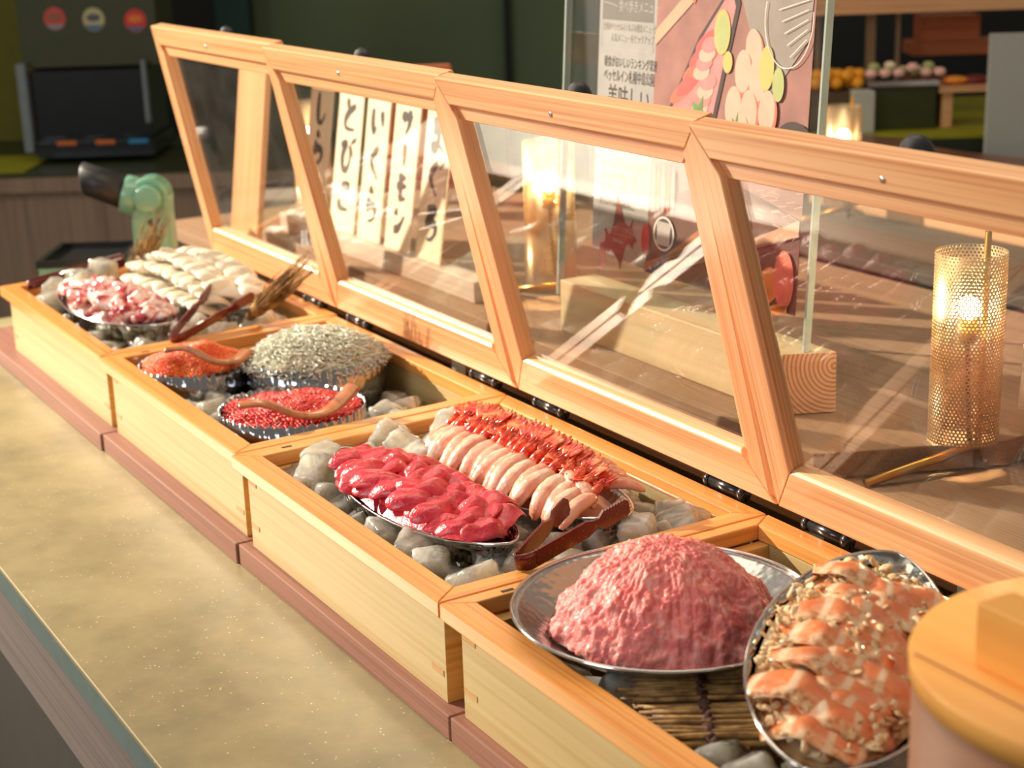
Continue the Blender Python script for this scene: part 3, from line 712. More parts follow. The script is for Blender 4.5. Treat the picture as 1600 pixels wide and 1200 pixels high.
for k in range(5): F.band(qp([(.80 + .02 * k, .87 - .03 * k), (.97, .90 - .025 * k)]), 0.0010, P_line)
# lower part of the photo seen through the lid glass
for k in range(5): F.poly(qe(.04 + .035 * k, .335, .016, .07, .05), P_sal if k % 2 else P_pink)
F.poly(qe(.13, .20, .075, .052, 0), P_line); F.poly(qe(.13, .20, .066, .046, 0), P_dish)
for k in range(7): F.band(qp([(.085 + .014 * k, .165), (.09 + .013 * k, .20), (.085 + .015 * k, .235)]), 0.0035, P_squid)
F.poly(qe(.0, .17, .03, .05, 0), P_deep)
F.poly(qp([(0, .03), (0, .07), (.40, .25), (.40, .20)]), P_tray)
F.poly(qp([(.15, .05), (.15, .085), (1, .33), (1, .285)]), P_band)
F.poly(qe(.60, .27, .10, .085, 0), P_line); F.poly(qe(.60, .27, .092, .078, 0), P_dark); F.poly(qe(.60, .25, .055, .045, 0), P_deep)
for (x, z, rx, rz, a, mt) in ((.70, .13, .10, .06, .4, P_or), (.84, .10, .08, .09, -.3, P_or), (.93, .16, .06, .08, .1, P_sal), (.74, .045, .06, .04, .2, P_deep), (.90, .04, .07, .05, .4, P_or), (.60, .08, .07, .05, -.2, P_or)):
    F.poly(qe(x, z, rx, rz, a), mt)
for k in range(26):
    a = random.uniform(-.3, .5); x = random.uniform(.72, .98); z = random.uniform(.30, .42)
    F.band(qp([(x, z), (x + .05 * math.cos(a), z + .03 * math.sin(a))]), 0.0009, P_band)
post = F.m.build('menu_poster', F.mats, None, keep=True)
post.location = W(-1.0, 1.205, 0.1); post.rotation_euler = (-math.radians(3.6), 0, 0)
sd = post.modifiers.new('s', 'SOLIDIFY'); sd.thickness = 0.00002; sd.offset = 1
tag(post, 'seafood menu poster with a white Japanese text column and map, on the acrylic plate', 'poster')

# ------------------------------------------------------------------ calligraphy strips on a beam
K = {
 'し': [[(.35, .03), (.33, .5), (.38, .85), (.62, .93), (.88, .62)]],
 'ら': [[(.35, .02), (.6, .16)], [(.36, .28), (.28, .62), (.5, .5), (.76, .56), (.78, .76), (.6, .94), (.34, .98)]],
 'す': [[(.08, .27), (.92, .22)], [(.55, .02), (.57, .48), (.5, .66), (.36, .6), (.4, .47), (.56, .5), (.62, .7), (.5, .9), (.34, 1)]],
 'と': [[(.3, .04), (.42, .42)], [(.85, .22), (.42, .44), (.2, .7), (.32, .92), (.86, .93)]],
 'び': [[(.04, .22), (.4, .15), (.2, .5), (.26, .86), (.52, .92), (.7, .6), (.66, .2), (.9, .52)], [(.78, .02), (.86, .12)], [(.92, -.03), (1, .07)]],
 'こ': [[(.25, .18), (.78, .16), (.66, .3)], [(.22, .6), (.24, .84), (.82, .88)]],
 'い': [[(.2, .18), (.2, .6), (.32, .86), (.44, .68)], [(.74, .22), (.86, .66)]],
 'く': [[(.7, .04), (.3, .45), (.74, .96)]],
 'サ': [[(.05, .32), (.95, .28)], [(.3, .1), (.3, .56)], [(.7, .04), (.7, .5), (.45, .96)]],
 'ー': [[(.5, .08), (.53, .92)]],
 'モ': [[(.2, .14), (.8, .12)], [(.1, .46), (.9, .42)], [(.46, .15), (.44, .8), (.6, .9), (.86, .88)]],
 'ン': [[(.14, .16), (.36, .34)], [(.14, .9), (.52, .8), (.92, .3)]],
 'ま': [[(.15, .2), (.85, .17)], [(.2, .43), (.8, .4)], [(.5, .02), (.52, .7), (.35, .94), (.2, .82), (.5, .78), (.86, .96)]],
 'ぐ': [[(.62, .05), (.25, .45), (.66, .96)], [(.76, .1), (.85, .2)], [(.88, .03), (.97, .13)]],
 'ろ': [[(.25, .12), (.7, .1), (.3, .5), (.7, .48), (.8, .7), (.6, .92), (.35, .95)]],
}
beam = MB().box(-3.30, -1.83, 1.12, 1.19, ZT + 0.0005, 0.083).build('strip_beam', beamw, None, (-2.6, 1.15, ZT), bevel=0.003)
tag(beam, 'pale grey-brown wooden beam holding the calligraphy strips upright', 'beam')
words = [('しらす', -3.155, .185, 'shirasu'), ('とびこ', -2.915, .192, 'tobiko'), ('いくら', -2.690, .168, 'ikura'), ('サーモン', -2.482, .172, 'salmon'), ('まぐろ', -2.262, .165, 'maguro')]
for wd, x, wd_w, rom in words:
    th = -math.radians(9)
    t = thing('name_strip', 'tall pale wooden strip with black brush lettering that reads ' + rom, 'sign', (x, 1.150, 0.084), (th, 0, 0), local=True, group='calligraphy strips on the beam')
    MB().box(0, wd_w, -0.003, 0.003, 0, 0.56).build('strip_board', stripw, t, keep=True, bevel=0.001)
    F = Flat(); F.y = -0.0034
    n = len(wd); cell = 0.425 / n; gh = cell * 0.82; gw = min(wd_w * 0.70, gh * 1.0)
    for k, chx in enumerate(wd):
        zt = 0.462 - k * cell
        for st in K[chx]:
            pts = catmull([(x_ , y_, 0) for x_, y_ in st], 6)
            P2 = [(wd_w * .5 - gw / 2 + p.x * gw, zt - p.y * gh) for p in pts]
            F.band(P2, lambda u: 0.0135 * (0.55 + 0.6 * math.sin(PI * min(1, u * 1.15 + .12)) ** 1.0) * (1.0 if u < .85 else (1.15 - u) / .3), ink)
    F.m.build('lettering', F.mats, t, keep=True)

# upright board behind the far left lid
bdt = MB().box(0, 0.255, -0.012, 0.012, 0, 0.72).build('wooden_board', lidZ, None, keep=True, bevel=0.004)
bdt.location = W(-3.40, 0.962, ZL + .0005); bdt.rotation_euler = (-math.radians(8), 0, 0)
tag(bdt, 'orange upright wooden board standing behind the far left lid', 'board')

# ------------------------------------------------------------------ lamps
def lamp(x, y, z, label, leg_dir, tube_off, rot=0, power=6.0):
    t = thing('table_lamp', label, 'lamp', (x, y, z), (0, 0, rot), local=True, group='perforated brass lamps')
    R_, H = 0.0765, 0.420; ox, oy = tube_off; zb_ = 0.070
    sh = MB()
    sh.lathe([(R_, 0), (R_, H)], 72)
    o = sh.build('lamp_shade', perf_m, t, keep=True); o.location = (ox * S, oy * S, zb_ * S)
    o.modifiers.new('s', 'SOLIDIFY').thickness = 0.0008
    MB().tube([(0, 0, 0.008), (0, 0, 0.535)], 0.0075, 12).build('pole', brass, t, keep=True)
    lx, ly = leg_dir
    MB().tube([(lx, ly, 0.009), (0, 0, 0.062)], 0.0105, 12).build('leg', brass, t, keep=True)
    MB().tube([(-lx * .4 + ly * .5, -ly * .4 - lx * .5, 0.009), (0, 0, 0.062)], 0.0095, 12).build('leg', brass, t, keep=True)
    MB().tube([(0, 0, 0.30), (ox * .5, oy * .5, 0.31), (ox, oy, 0.31)], 0.005, 8).build('bracket', brass, t, keep=True)
    MB().tube([(ox, oy, 0.29), (ox, oy, 0.34)], 0.020, 12).build('lamp_holder', brass, t, keep=True)
    MB().ball((ox, oy, 0.366), 0.026, 16).build('bulb', bulb_m, t, keep=True)
    MB().tube(catmull([(ox, oy, 0.29), (ox * .6, oy * .6, 0.09), (ox * .4, oy * .4 + .01, 0.04), (0.02, 0.012, 0.02)], 5), 0.0055, 8).build('power_cord', cord_m, t, keep=True)
    l = bpy.data.lights.new('bulb_light', 'POINT'); l.energy = power; l.color = (1, 0.76, 0.45); l.shadow_soft_size = 0.02
    lo = bpy.data.objects.new('bulb_light', l); C.objects.link(lo); lo.parent = t; lo.location = (ox * S, oy * S, 0.366 * S)
    return t
lamp(-0.039, 1.366, ZL, 'nearest perforated brass lamp, standing behind the nearest lid', (-0.06, -0.27), (-0.030, -0.015), power=9.0)
lamp(-1.66, 1.325, ZT, 'perforated brass lamp left of the timber block', (-0.24, -0.07), (-0.035, -0.015), power=8.0)
lamp(-3.60, 1.43, ZL, 'perforated brass lamp left of the calligraphy strips', (-0.2, 0.1), (-0.03, -0.015), power=5.5)

# ------------------------------------------------------------------ ice
ice_meshes = []
for q in range(6):
    rnd = random.Random(q + 40)
    m = MB(); N = 8; pts = {}; vs = []; fs = []
    def idx(p):
        k = tuple(round(a, 4) for a in p)
        if k not in pts: pts[k] = len(vs); vs.append(Vector(p))
        return pts[k]
    for ax in range(3):
        for sg in (-1, 1):
            for i in range(N):
                for j in range(N):
                    c = []
                    for (a, b) in ((i, j), (i + 1, j), (i + 1, j + 1), (i, j + 1)):
                        p = [0, 0, 0]; p[ax] = sg; p[(ax + 1) % 3] = -1 + 2 * a / N; p[(ax + 2) % 3] = -1 + 2 * b / N
                        c.append(idx(p))
                    fs.append(tuple(c) if sg > 0 else tuple(reversed(c)))
    out = []
    for v in vs:
        l = max(1e-6, (abs(v.x) ** 7 + abs(v.y) ** 7 + abs(v.z) ** 7) ** (1 / 7))
        u = v / l
        u = u * (1 + 0.10 * noise.noise(u * 1.3 + Vector((q * 9.1, 0, 0))) + 0.05 * noise.noise(u * 4 + Vector((0, q * 5.1, 0))))
        taper = 1 - 0.12 * (u.z + 1) * (q % 3) / 2
        out.append((u.x * 0.040 * taper * (1 + .15 * rnd.random()), u.y * 0.037 * taper, u.z * 0.036))
    m.add(out, fs, 0, True)
    o = m.build('ice_cube', ice_m, None, keep=True)
    ice_meshes.append(o)
protos = [True] * 6
def ice(x, y, z, crate_name, s=1.0):
    q = random.randrange(6)
    if protos[q]: o = ice_meshes[q]; protos[q] = False
    else: o = ice_meshes[q].copy(); C.objects.link(o)
    o.location = W(x, y, z)
    o.rotation_euler = (random.uniform(-.5, .5), random.uniform(-.5, .5), random.uniform(0, 6.28))
    o.scale = (s, s * random.uniform(.85, 1.1), s * random.uniform(.85, 1.1))
    tag(o, 'clear ice cube heaped in the ' + crate_name, 'ice cube', 'ice cubes in the ' + crate_name)
def inell(x, y, e):
    cx, cy, a, b, ang = e; dx, dy = x - cx, y - cy
    u = dx * math.cos(ang) + dy * math.sin(ang); v = -dx * math.sin(ang) + dy * math.cos(ang)
    return (u / a) ** 2 + (v / b) ** 2 < 1
def fill_ice(x0, x1, y0, y1, z, crate_name, avoid, pitch=0.078, jit=0.016, zj=0.016):
    nx = int((x1 - x0) / pitch); ny = int((y1 - y0) / pitch)
    for i in range(nx + 1):
        for j in range(ny + 1):
            x = x0 + (x1 - x0) * i / nx + random.uniform(-jit, jit); y = y0 + (y1 - y0) * j / ny + random.uniform(-jit, jit)
            x = min(max(x, x0), x1); y = min(max(y, y0), y1)
            if any(inell(x, y, e) for e in avoid): continue
            ice(x, y, (z(x, y) if callable(z) else z) + random.uniform(-zj, zj), crate_name)
TUNA = (-0.462, 0.207, 0.350, 0.108, 0.03); SHR = (-0.456, 0.460, 0.355, 0.128, 0.03)
fill_ice(-0.895, -0.105, 0.115, 0.640, -0.058, 'tuna and shrimp crate', [(-.462, .207, .27, .07, .03), (-.456, .46, .28, .085, .03)])
fill_ice(-0.89, -0.11, 0.13, 0.62, -0.128, 'tuna and shrimp crate', [(-.462, .207, .30, .085, .03), (-.456, .46, .31, .10, .03)], pitch=.09)
# a few proud cubes as in the photo: back left heap and right end
for (x, y, z) in ((-.86, .17, -.015), (-.79, .12, -.02), (-.90, .36, -.012), (-.86, .50, .0), (-.80, .34, -.005), (-.72, .335, -.01), (-.86, .60, -.01), (-.76, .62, -.012), (-.66, .63, -.02), (-.10, .60, -.035), (-.10, .50, -.02), (-.17, .63, -.045), (-.30, .105, -.028), (-.22, .10, -.032), (-.42, .10, -.04), (-.085, .32, -.045), (-.10, .24, -.04), (-.10, .13, -.035)):
    ice(x, y, z, 'tuna and shrimp crate', 1.05)
RA = (-1.79, 0.215, 0.150, 0.150, 0); SH = (-1.60, 0.490, 0.190, 0.190, 0); RB = (-1.2526, 0.268, 0.180, 0.180, 0)
fill_ice(-1.93, -1.10, 0.12, 0.64, -0.112, 'roe and whitebait crate', [(-1.79, .215, .17, .17, 0), (-1.60, .49, .21, .21, 0), (-1.2526, .268, .19, .19, 0)])
for (x, y, z) in ((-1.52, .16, -.06), (-1.60, .21, -.075), (-1.47, .22, -.06), (-1.55, .11, -.08), (-1.42, .12, -.075), (-1.62, .11, -.10), (-1.24, .52, -.075), (-1.16, .50, -.075), (-1.12, .58, -.085), (-1.30, .60, -.085), (-1.08, .45, -.07)):
    ice(x, y, z, 'roe and whitebait crate', .95)
OC = (-2.50, 0.225, 0.345, 0.118, 0.14); SQ = (-2.53, 0.505, 0.345, 0.118, 0.12)
fill_ice(-3.01, -2.12, 0.12, 0.63, -0.072, 'octopus and squid crate', [(-2.50, .225, .29, .085, .14), (-2.53, .505, .29, .085, .12)], pitch=.082)
for (x, y, z) in ((-2.99, .24, .0), (-2.93, .16, -.01), (-2.88, .24, .018), (-2.95, .33, .035), (-2.83, .12, -.02), (-2.80, .20, .03), (-2.15, .33, -.02), (-2.22, .37, -.02), (-2.11, .42, -.03), (-2.92, .60, .0), (-2.14, .55, -.03)):
    ice(x, y, z, 'octopus and squid crate', 1.1)
fill_ice(0.10, 0.94, 0.12, 0.63, -0.105, 'minced tuna crate', [(.29, .285, .15, .15, 0)], pitch=.085)
for (x, y, z) in ((.40, .115, -.05), (.66, .10, -.045), (.73, .115, -.04), (.80, .12, -.04), (.60, .10, -.06), (.46, .62, -.02), (.38, .64, -.02), (.87, .14, -.045), (.83, .22, -.05), (.90, .24, -.05), (.76, .19, -.06)):
    ice(x, y, z, 'minced tuna crate', 1.0)

# ------------------------------------------------------------------ boat dishes and round dishes
def boat(a, b, depth, rise, mat, rimr=0.0022):
    m = MB(); rs = []; nu = 56
    for k, s in enumerate((0.02, 0.35, 0.6, 0.8, 0.93, 1.0)):
        r = []
        for i in range(nu):
            t = 2 * PI * i / nu; ct, st = math.cos(t), math.sin(t)
            x = a * s * (abs(ct) ** 1.0) * (1 if ct >= 0 else -1)
            y = b * s * (abs(st) ** 1.25) * (1 if st >= 0 else -1)
            z = -depth * (1 - s ** 2.4) + rise * (abs(x) / a) ** 2.2 * s
            r.append((x, y, z))
        rs.append(r)
    m.rings(rs, 0, True, False)
    m.add([rs[0][i] for i in range(nu)], [tuple(range(nu))], 0, True)
    rim = rs[-1]
    return m, rim
def make_boat(label, cx, cy, cz, a, b, ang, depth=0.07, rise=0.03, mat=None, tilt=None, foil_skirt=True):
    t = thing('boat_dish', label, 'dish', (cx, cy, cz), (tilt[0] if tilt else 0, tilt[1] if tilt else 0, ang), local=True)
    m, rim = boat(a, b, depth, rise, mat)
    m.build('dish_body', mat or polished, t, keep=True, solid=0.004)
    rr = MB(); rr.tube(rim + [rim[0], rim[1]], 0.0028, 8); rr.build('rim', smooth_steel, t, keep=True)
    if foil_skirt:
        f = MB(); nu = 120; rs = []
        for k, (s, dz) in enumerate(((0.97, -0.006), (0.90, -0.03), (0.84, -0.055), (0.86, -0.075))):
            r = []
            for i in range(nu):
                th = 2 * PI * i / nu; ct, st = math.cos(th), math.sin(th)
                w_ = 1 + (0.035 * noise.noise(Vector((ct * 9, st * 9, k * 1.7))) + .02 * noise.noise(Vector((ct * 30, st * 30, k * 2.7)))) * (k > 0)
                x = a * s * ct * w_; y = b * s * (abs(st) ** 1.2) * (1 if st >= 0 else -1) * w_
                r.append((x, y, dz + rise * (abs(x) / a) ** 2.2 + (0.012 * noise.noise(Vector((ct * 14, st * 14, k * 5.0))) if k else 0)))
            rs.append(r)
        f.rings(rs, 0, False, False); f.build('foil_wrap', foil, t, keep=True, solid=0.0015)
    return t
make_boat('silver boat dish of red tuna slices, front of the third crate', *TUNA[:2], 0.004, TUNA[2], TUNA[3], TUNA[4], rise=0.022)
make_boat('silver boat dish under the sweet shrimp, behind the tuna', *SHR[:2], 0.004, SHR[2], SHR[3], SHR[4], rise=0.022)
make_boat('silver boat dish of octopus pieces in the far left crate', *OC[:2], 0.004, OC[2], OC[3], OC[4], rise=0.02)
make_boat('silver boat dish of white squid behind the octopus', *SQ[:2], 0.004, SQ[2], SQ[3], SQ[4], rise=0.02)
SAL = (0.690, 0.340, 0.126); sal_ang = -0.955; sal_tilt = 0.12
sal_rot = (0.0, 0.0, 0.0)

def serrated(label, cx, cy, r, ztop, zbot):
    t = thing('serrated_dish', label, 'dish', (cx, cy, zbot), local=True)
    m = MB(); nu = 480; rs = []
    prof = [(r * 0.94, 0.0), (r * 0.985, (ztop - zbot) * 0.4), (r * 1.0, (ztop - zbot) * 0.62), (r * 0.985, (ztop - zbot) * 0.66), (r * 1.0, (ztop - zbot) - 0.006)]
    teeth = int(2 * PI * r / 0.026)
    for k, (rr, z) in enumerate(prof):
        ring = []
        for i in range(nu):
            a = 2 * PI * i / nu
            zz = z; q = 1.0
            if k == 4: zz += 0.008 * abs(((a * teeth / (2 * PI)) % 1) * 2 - 1) + .002 * noise.noise(Vector((a * 9, 0, 0)))
            if k >= 3: q = 1 + 0.003 * math.sin(a * teeth)
            ring.append((rr * q * math.cos(a), rr * q * math.sin(a), zz))
        rs.append(ring)
    m.rings(rs, 0, True, False); m.add(rs[0], [tuple(range(nu))])
    m.build('dish_wall', polished, t, keep=True, solid=0.003)
    return t
serrated('serrated steel dish of fine orange roe, at the divider', RA[0], RA[1], RA[2], 0.003, -0.125)
serrated('widest serrated steel dish, heaped with whitebait', SH[0], SH[1], SH[2], 0.022, -0.125)
serrated('serrated steel dish of red roe, nearest of the three', RB[0], RB[1], RB[2], 0.003, -0.125)

# round hammered bowl of minced tuna
rt = thing('round_bowl', 'wide round hammered steel bowl under the minced tuna mound', 'bowl', (0.285, 0.285, -0.045), local=True)
m = MB(); m.lathe([(0.001, 0), (0.08, 0.0), (0.15, 0.014), (0.21, 0.042), (0.25, 0.070), (0.264, 0.078)], 96); m.build('bowl_body', steel, rt, keep=True, solid=0.004)
m = MB(); m.lathe([(0.262 + 0.003 * math.cos(a), 0.078 + 0.003 * math.sin(a)) for a in [2 * PI * i / 8 for i in range(9)]], 96); m.build('rim', smooth_steel, rt, keep=True)

# ------------------------------------------------------------------ minced tuna mound
m = MB(); NR, NT = 90, 420; rs = []
for i in range(NR + 1):
    s = i / NR; r = max(0.0008, 0.196 * s); ring = []
    for j in range(NT):
        a = 2 * PI * j / NT
        dirv = Vector((math.cos(a), math.sin(a), 0))
        h = 0.148 * (1 - s ** 2.1) ** 0.86
        if s > 0.22:
            f = math.sin(a * 17 + 5.5 * noise.noise(dirv * 2.3) + 2.5 * s + 1.5 * noise.noise(Vector((r * dirv.x, r * dirv.y, 0)) * 14))
            h += 0.0075 * (abs(f) ** .6 - 1) * min(1, (s - .22) * 2.2) * (1 - s * .35) * (0.5 + 0.9 * max(0, noise.noise(dirv * 3 + Vector((s * 2, 0, 7))) + .4))
        p = Vector((r * dirv.x, r * dirv.y, h))
        nz = noise.fractal(p * 26, 0.9, 2.1, 4) ; nz2 = noise.noise(p * 120)
        h += 0.0070 * nz * min(1, s * 3 + .3) + 0.0034 * nz2 + 0.002 * noise.noise(p * 260)
        k = 1 + 0.06 * noise.noise(dirv * 2 + Vector((3, 1, 0))) + 0.05 * nz * s
        ring.append((r * k * dirv.x * 1.03, r * k * dirv.y, max(h, 0.0)))
    rs.append(ring)
m.rings(rs, 0, True, False); m.add(rs[-1], [tuple(range(NT))]); m.flip()
o = m.build('minced_tuna', negi_m, None, keep=True); o.location = W(0.285, 0.285, -0.004)
for v in o.data.vertices: pass
tag(o, 'tall pink ridged mound of minced tuna in the round hammered bowl', 'food')

# ------------------------------------------------------------------ heaps of roe and whitebait
ICO = None
def ico(sub):
    import bmesh
    bm = bmesh.new(); bmesh.ops.create_icosphere(bm, subdivisions=sub, radius=1); bm.verts.index_update(); bm.verts.ensure_lookup_table()
    v = [tuple(x.co) for x in bm.verts]; f = [tuple(x.index for x in q.verts) for q in bm.faces]; bm.free(); return v, f
def fast(name, verts, faces, mat, at):
    me = bpy.data.meshes.new(name); nf = len(faces)
    me.vertices.add(len(verts)); me.vertices.foreach_set('co', (np.asarray(verts, dtype=np.float32) * S).ravel())
    k = faces.shape[1]
    me.loops.add(nf * k); me.loops.foreach_set('vertex_index', faces.ravel().astype(np.int32))
    me.polygons.add(nf); me.polygons.foreach_set('loop_start', (np.arange(nf) * k).astype(np.int32)); me.polygons.foreach_set('loop_total', np.full(nf, k, np.int32))
    me.polygons.foreach_set('use_smooth', np.ones(nf, bool)); me.update(calc_edges=True); me.validate()
    me.materials.append(mat); o = bpy.data.objects.new(name, me); C.objects.link(o); o.location = W(*at); return o
def roe(name, c, R, h, r, n, sub, mat, label, zc, seed, lump=.012):
    rng = np.random.default_rng(seed)
    v, f = ico(sub); v = np.array(v); f = np.array(f)
    pts_ = []
    for layer in range(2):
        st = 2.02 * r; k_ = int(R / st) + 2
        for i in range(-k_, k_ + 1):
            for j in range(-int(k_ / .866), int(k_ / .866) + 1):
                x_ = (i + .5 * (j % 2) + layer * .5) * st + rng.uniform(-.42, .42) * r; y_ = j * st * .866 + layer * .5 * st + rng.uniform(-.42, .42) * r
                if x_ * x_ + y_ * y_ < R * R: pts_.append((x_, y_, layer))
    pts_ = np.array(pts_); n = len(pts_)
    a = np.arctan2(pts_[:, 1], pts_[:, 0]); q = np.hypot(pts_[:, 0], pts_[:, 1])
    hx = np.array([h * (1 - (t / R) ** 2) + lump * noise.noise(Vector((t * math.cos(b) * 14, t * math.sin(b) * 14, seed))) for t, b in zip(q, a)])
    z = hx - pts_[:, 2] * r * 1.35 + rng.uniform(-.28, .28, n) * r
    ctr = np.stack([q * np.cos(a), q * np.sin(a), z], 1)
    V = (ctr[:, None, :] + v[None] * (r * rng.uniform(.92, 1.04, n))[:, None, None]).reshape(-1, 3)
    Fc = (f[None] + (np.arange(n) * len(v))[:, None, None]).reshape(-1, 3)
    # core under the grains
    nn = 40; cv = [(0, 0, h - r * 1.6)]; cf = []
    for i in range(1, 9):
        t = R * i / 8
        for j in range(nn): cv.append((t * math.cos(2 * PI * j / nn), t * math.sin(2 * PI * j / nn), h * (1 - (t / R) ** 2) - r * 2.6 - lump * .6))
    for j in range(nn): cf.append((0, 1 + j, 1 + (j + 1) % nn))
    for i in range(7):
        for j in range(nn):
            p0, p1 = 1 + i * nn + j, 1 + i * nn + (j + 1) % nn; cf += [(p0, p0 + nn, p1 + nn), (p0, p1 + nn, p1)]
    V = np.concatenate([V, np.array(cv)]); Fc = np.concatenate([Fc, np.array(cf) + n * len(v)])
    o = fast(name, V, Fc, mat, (c[0], c[1], zc)); return tag(o, label, 'food', kind='stuff')
roe('orange_roe', RA, RA[2] * .965, 0.056, 0.0034, 0, 2, roeA_m, 'fine bright orange fish roe heaped in the dish by the divider', -0.008, 3, .02)
roe('red_roe', RB, RB[2] * .965, 0.026, 0.0052, 0, 3, roeB_m, 'glistening deep red salmon roe filling the nearest serrated dish', -0.014, 5)
def whitebait():
    rng = random.Random(4); R = SH[2] * 0.985; V = []; Fc = []
    sec = 5
    for q in range(7500):
        a = rng.uniform(0, 2 * PI); t = math.sqrt(rng.random()) * R
        hz = lambda t_: 0.078 * (1 - (t_ / R) ** 2.2)
        x, y = t * math.cos(a), t * math.sin(a)
        yaw = rng.uniform(0, 2 * PI); L = rng.uniform(0.020, 0.038); bend = rng.uniform(-2.2, 2.2); lift = rng.uniform(-.5, .5)
        z0 = hz(t) - rng.uniform(0, .014) + .008 * noise.noise(Vector((x * 16, y * 16, 1)))
        o0 = len(V); nseg = 5
        px, py, pz = x, y, z0
        for k in range(nseg):
            u = k / (nseg - 1); ang = yaw + bend * (u - .5)
            if k: px += math.cos(ang) * L / nseg; py += math.sin(ang) * L / nseg; pz += lift * L / nseg * (1 - 2 * u)
            rr = 0.00165 * (0.5 + 1.0 * math.sin(PI * (0.15 + .8 * u)) * .6 if k < nseg - 1 else .2)
            nx, ny = -math.sin(ang), math.cos(ang)
            for s in range(sec):
                b = 2 * PI * s / sec
                V.append((px + nx * rr * math.cos(b), py + ny * rr * math.cos(b), pz + rr * math.sin(b)))
        for k in range(nseg - 1):
            for s in range(sec):
                s2 = (s + 1) % sec
                Fc.append((o0 + k * sec + s, o0 + k * sec + s2, o0 + (k + 1) * sec + s2, o0 + (k + 1) * sec + s))
    o0 = len(V); nn = 48
    for i in range(9):
        t = max(.001, R * i / 8)
        for j in range(nn): V.append((t * math.cos(2 * PI * j / nn), t * math.sin(2 * PI * j / nn), 0.078 * (1 - (t / R) ** 2.2) - .012))
    for i in range(8):
        for j in range(nn):
            p0, p1 = o0 + i * nn + j, o0 + i * nn + (j + 1) % nn; Fc.append((p0, p0 + nn, p1 + nn, p1))
    o = fast('whitebait', np.array(V), np.array(Fc), shira_m, (SH[0], SH[1], 0.012))
    tag(o, 'tiny grey-white whitebait heaped high in the widest serrated dish', 'food', kind='stuff')
whitebait()

# ------------------------------------------------------------------ slices
def slab(L, Wd, T, bend, curl=0.0, wob=0.0, seed=0, nx=18, ny=10, pinch=0.55):
    vs = []; fs = []
    def P(i, j, side):
        a = -1 + 2 * i / nx; b = -1 + 2 * j / ny
        x = a * math.sqrt(1 - pinch * b * b * .5) * L / 2; y = b * math.sqrt(1 - pinch * a * a) * Wd / 2
        e = (1 - max(abs(a), abs(b)) ** 7)
        n_ = noise.noise(Vector((x * 14 + seed * 3.3, y * 14, seed * 1.7)))
        z = -bend * (x ** 2) - curl * y ** 2 + wob * n_ + side * T / 2 * (0.15 + .85 * e) * (1 + .25 * noise.noise(Vector((x * 30, y * 30, seed))))
        x += .006 * noise.noise(Vector((y * 20, seed, 0))); y += .008 * noise.noise(Vector((x * 18, seed + 5, 0)))
        return (x, y, z)
    for side in (1, -1):
        for i in range(nx + 1):
            for j in range(ny + 1): vs.append(P(i, j, side))
    n1 = (nx + 1) * (ny + 1); id_ = lambda i, j, s: s * n1 + i * (ny + 1) + j
    for i in range(nx):
        for j in range(ny):
            fs.append((id_(i, j, 0), id_(i + 1, j, 0), id_(i + 1, j + 1, 0), id_(i, j + 1, 0)))
            fs.append((id_(i, j, 1), id_(i, j + 1, 1), id_(i + 1, j + 1, 1), id_(i + 1, j, 1)))
    for i in range(nx):
        fs.append((id_(i, 0, 0), id_(i, 0, 1), id_(i + 1, 0, 1), id_(i + 1, 0, 0)))
        fs.append((id_(i, ny, 0), id_(i + 1, ny, 0), id_(i + 1, ny, 1), id_(i, ny, 1)))
    for j in range(ny):
        fs.append((id_(0, j, 0), id_(0, j + 1, 0), id_(0, j + 1, 1), id_(0, j, 1)))
        fs.append((id_(nx, j, 0), id_(nx, j, 1), id_(nx, j + 1, 1), id_(nx, j + 1, 0)))
    return MB().add(vs, fs, 0, True)
def frame2(e):   # local boat frame -> unit coords
    cx, cy, a, b, ang = e
    return (lambda u, v: (cx + u * math.cos(ang) - v * math.sin(ang), cy + u * math.sin(ang) + v * math.cos(ang)))
def core(e, h, mat, label, fa=0.90, fb=0.84, zb=-0.02, name='food_core'):
    cx, cy, a, b, ang = e; m = MB(); rs = []
    for i in range(9):
        s = i / 8
        rs.append([(a * fa * max(s, .01) * math.cos(t), b * fb * max(s, .01) * math.sin(t), h * (1 - s ** 2) + .006 * noise.noise(Vector((s * 5 * math.cos(t), s * 5 * math.sin(t), a)))) for t in [2 * PI * k / 40 for k in range(40)]])
    m.rings(rs, 0, True, False).flip()
    return m
def stacked(proto_list, e, spec, name, mat, label, cat, group):
    fr = frame2(e); used = [False] * len(proto_list)
    for (u, v, z, yaw, pitch, roll, s, q) in spec:
        x, y = fr(u, v)
        if not used[q]: o = proto_list[q]; used[q] = True
        else: o = proto_list[q].copy(); C.objects.link(o)
        o.location = W(x, y, z); o.rotation_euler = (roll, pitch, yaw + e[4]); o.rotation_mode = 'XYZ'
        o.scale = (s, s, s)
        tag(o, label, cat, group)
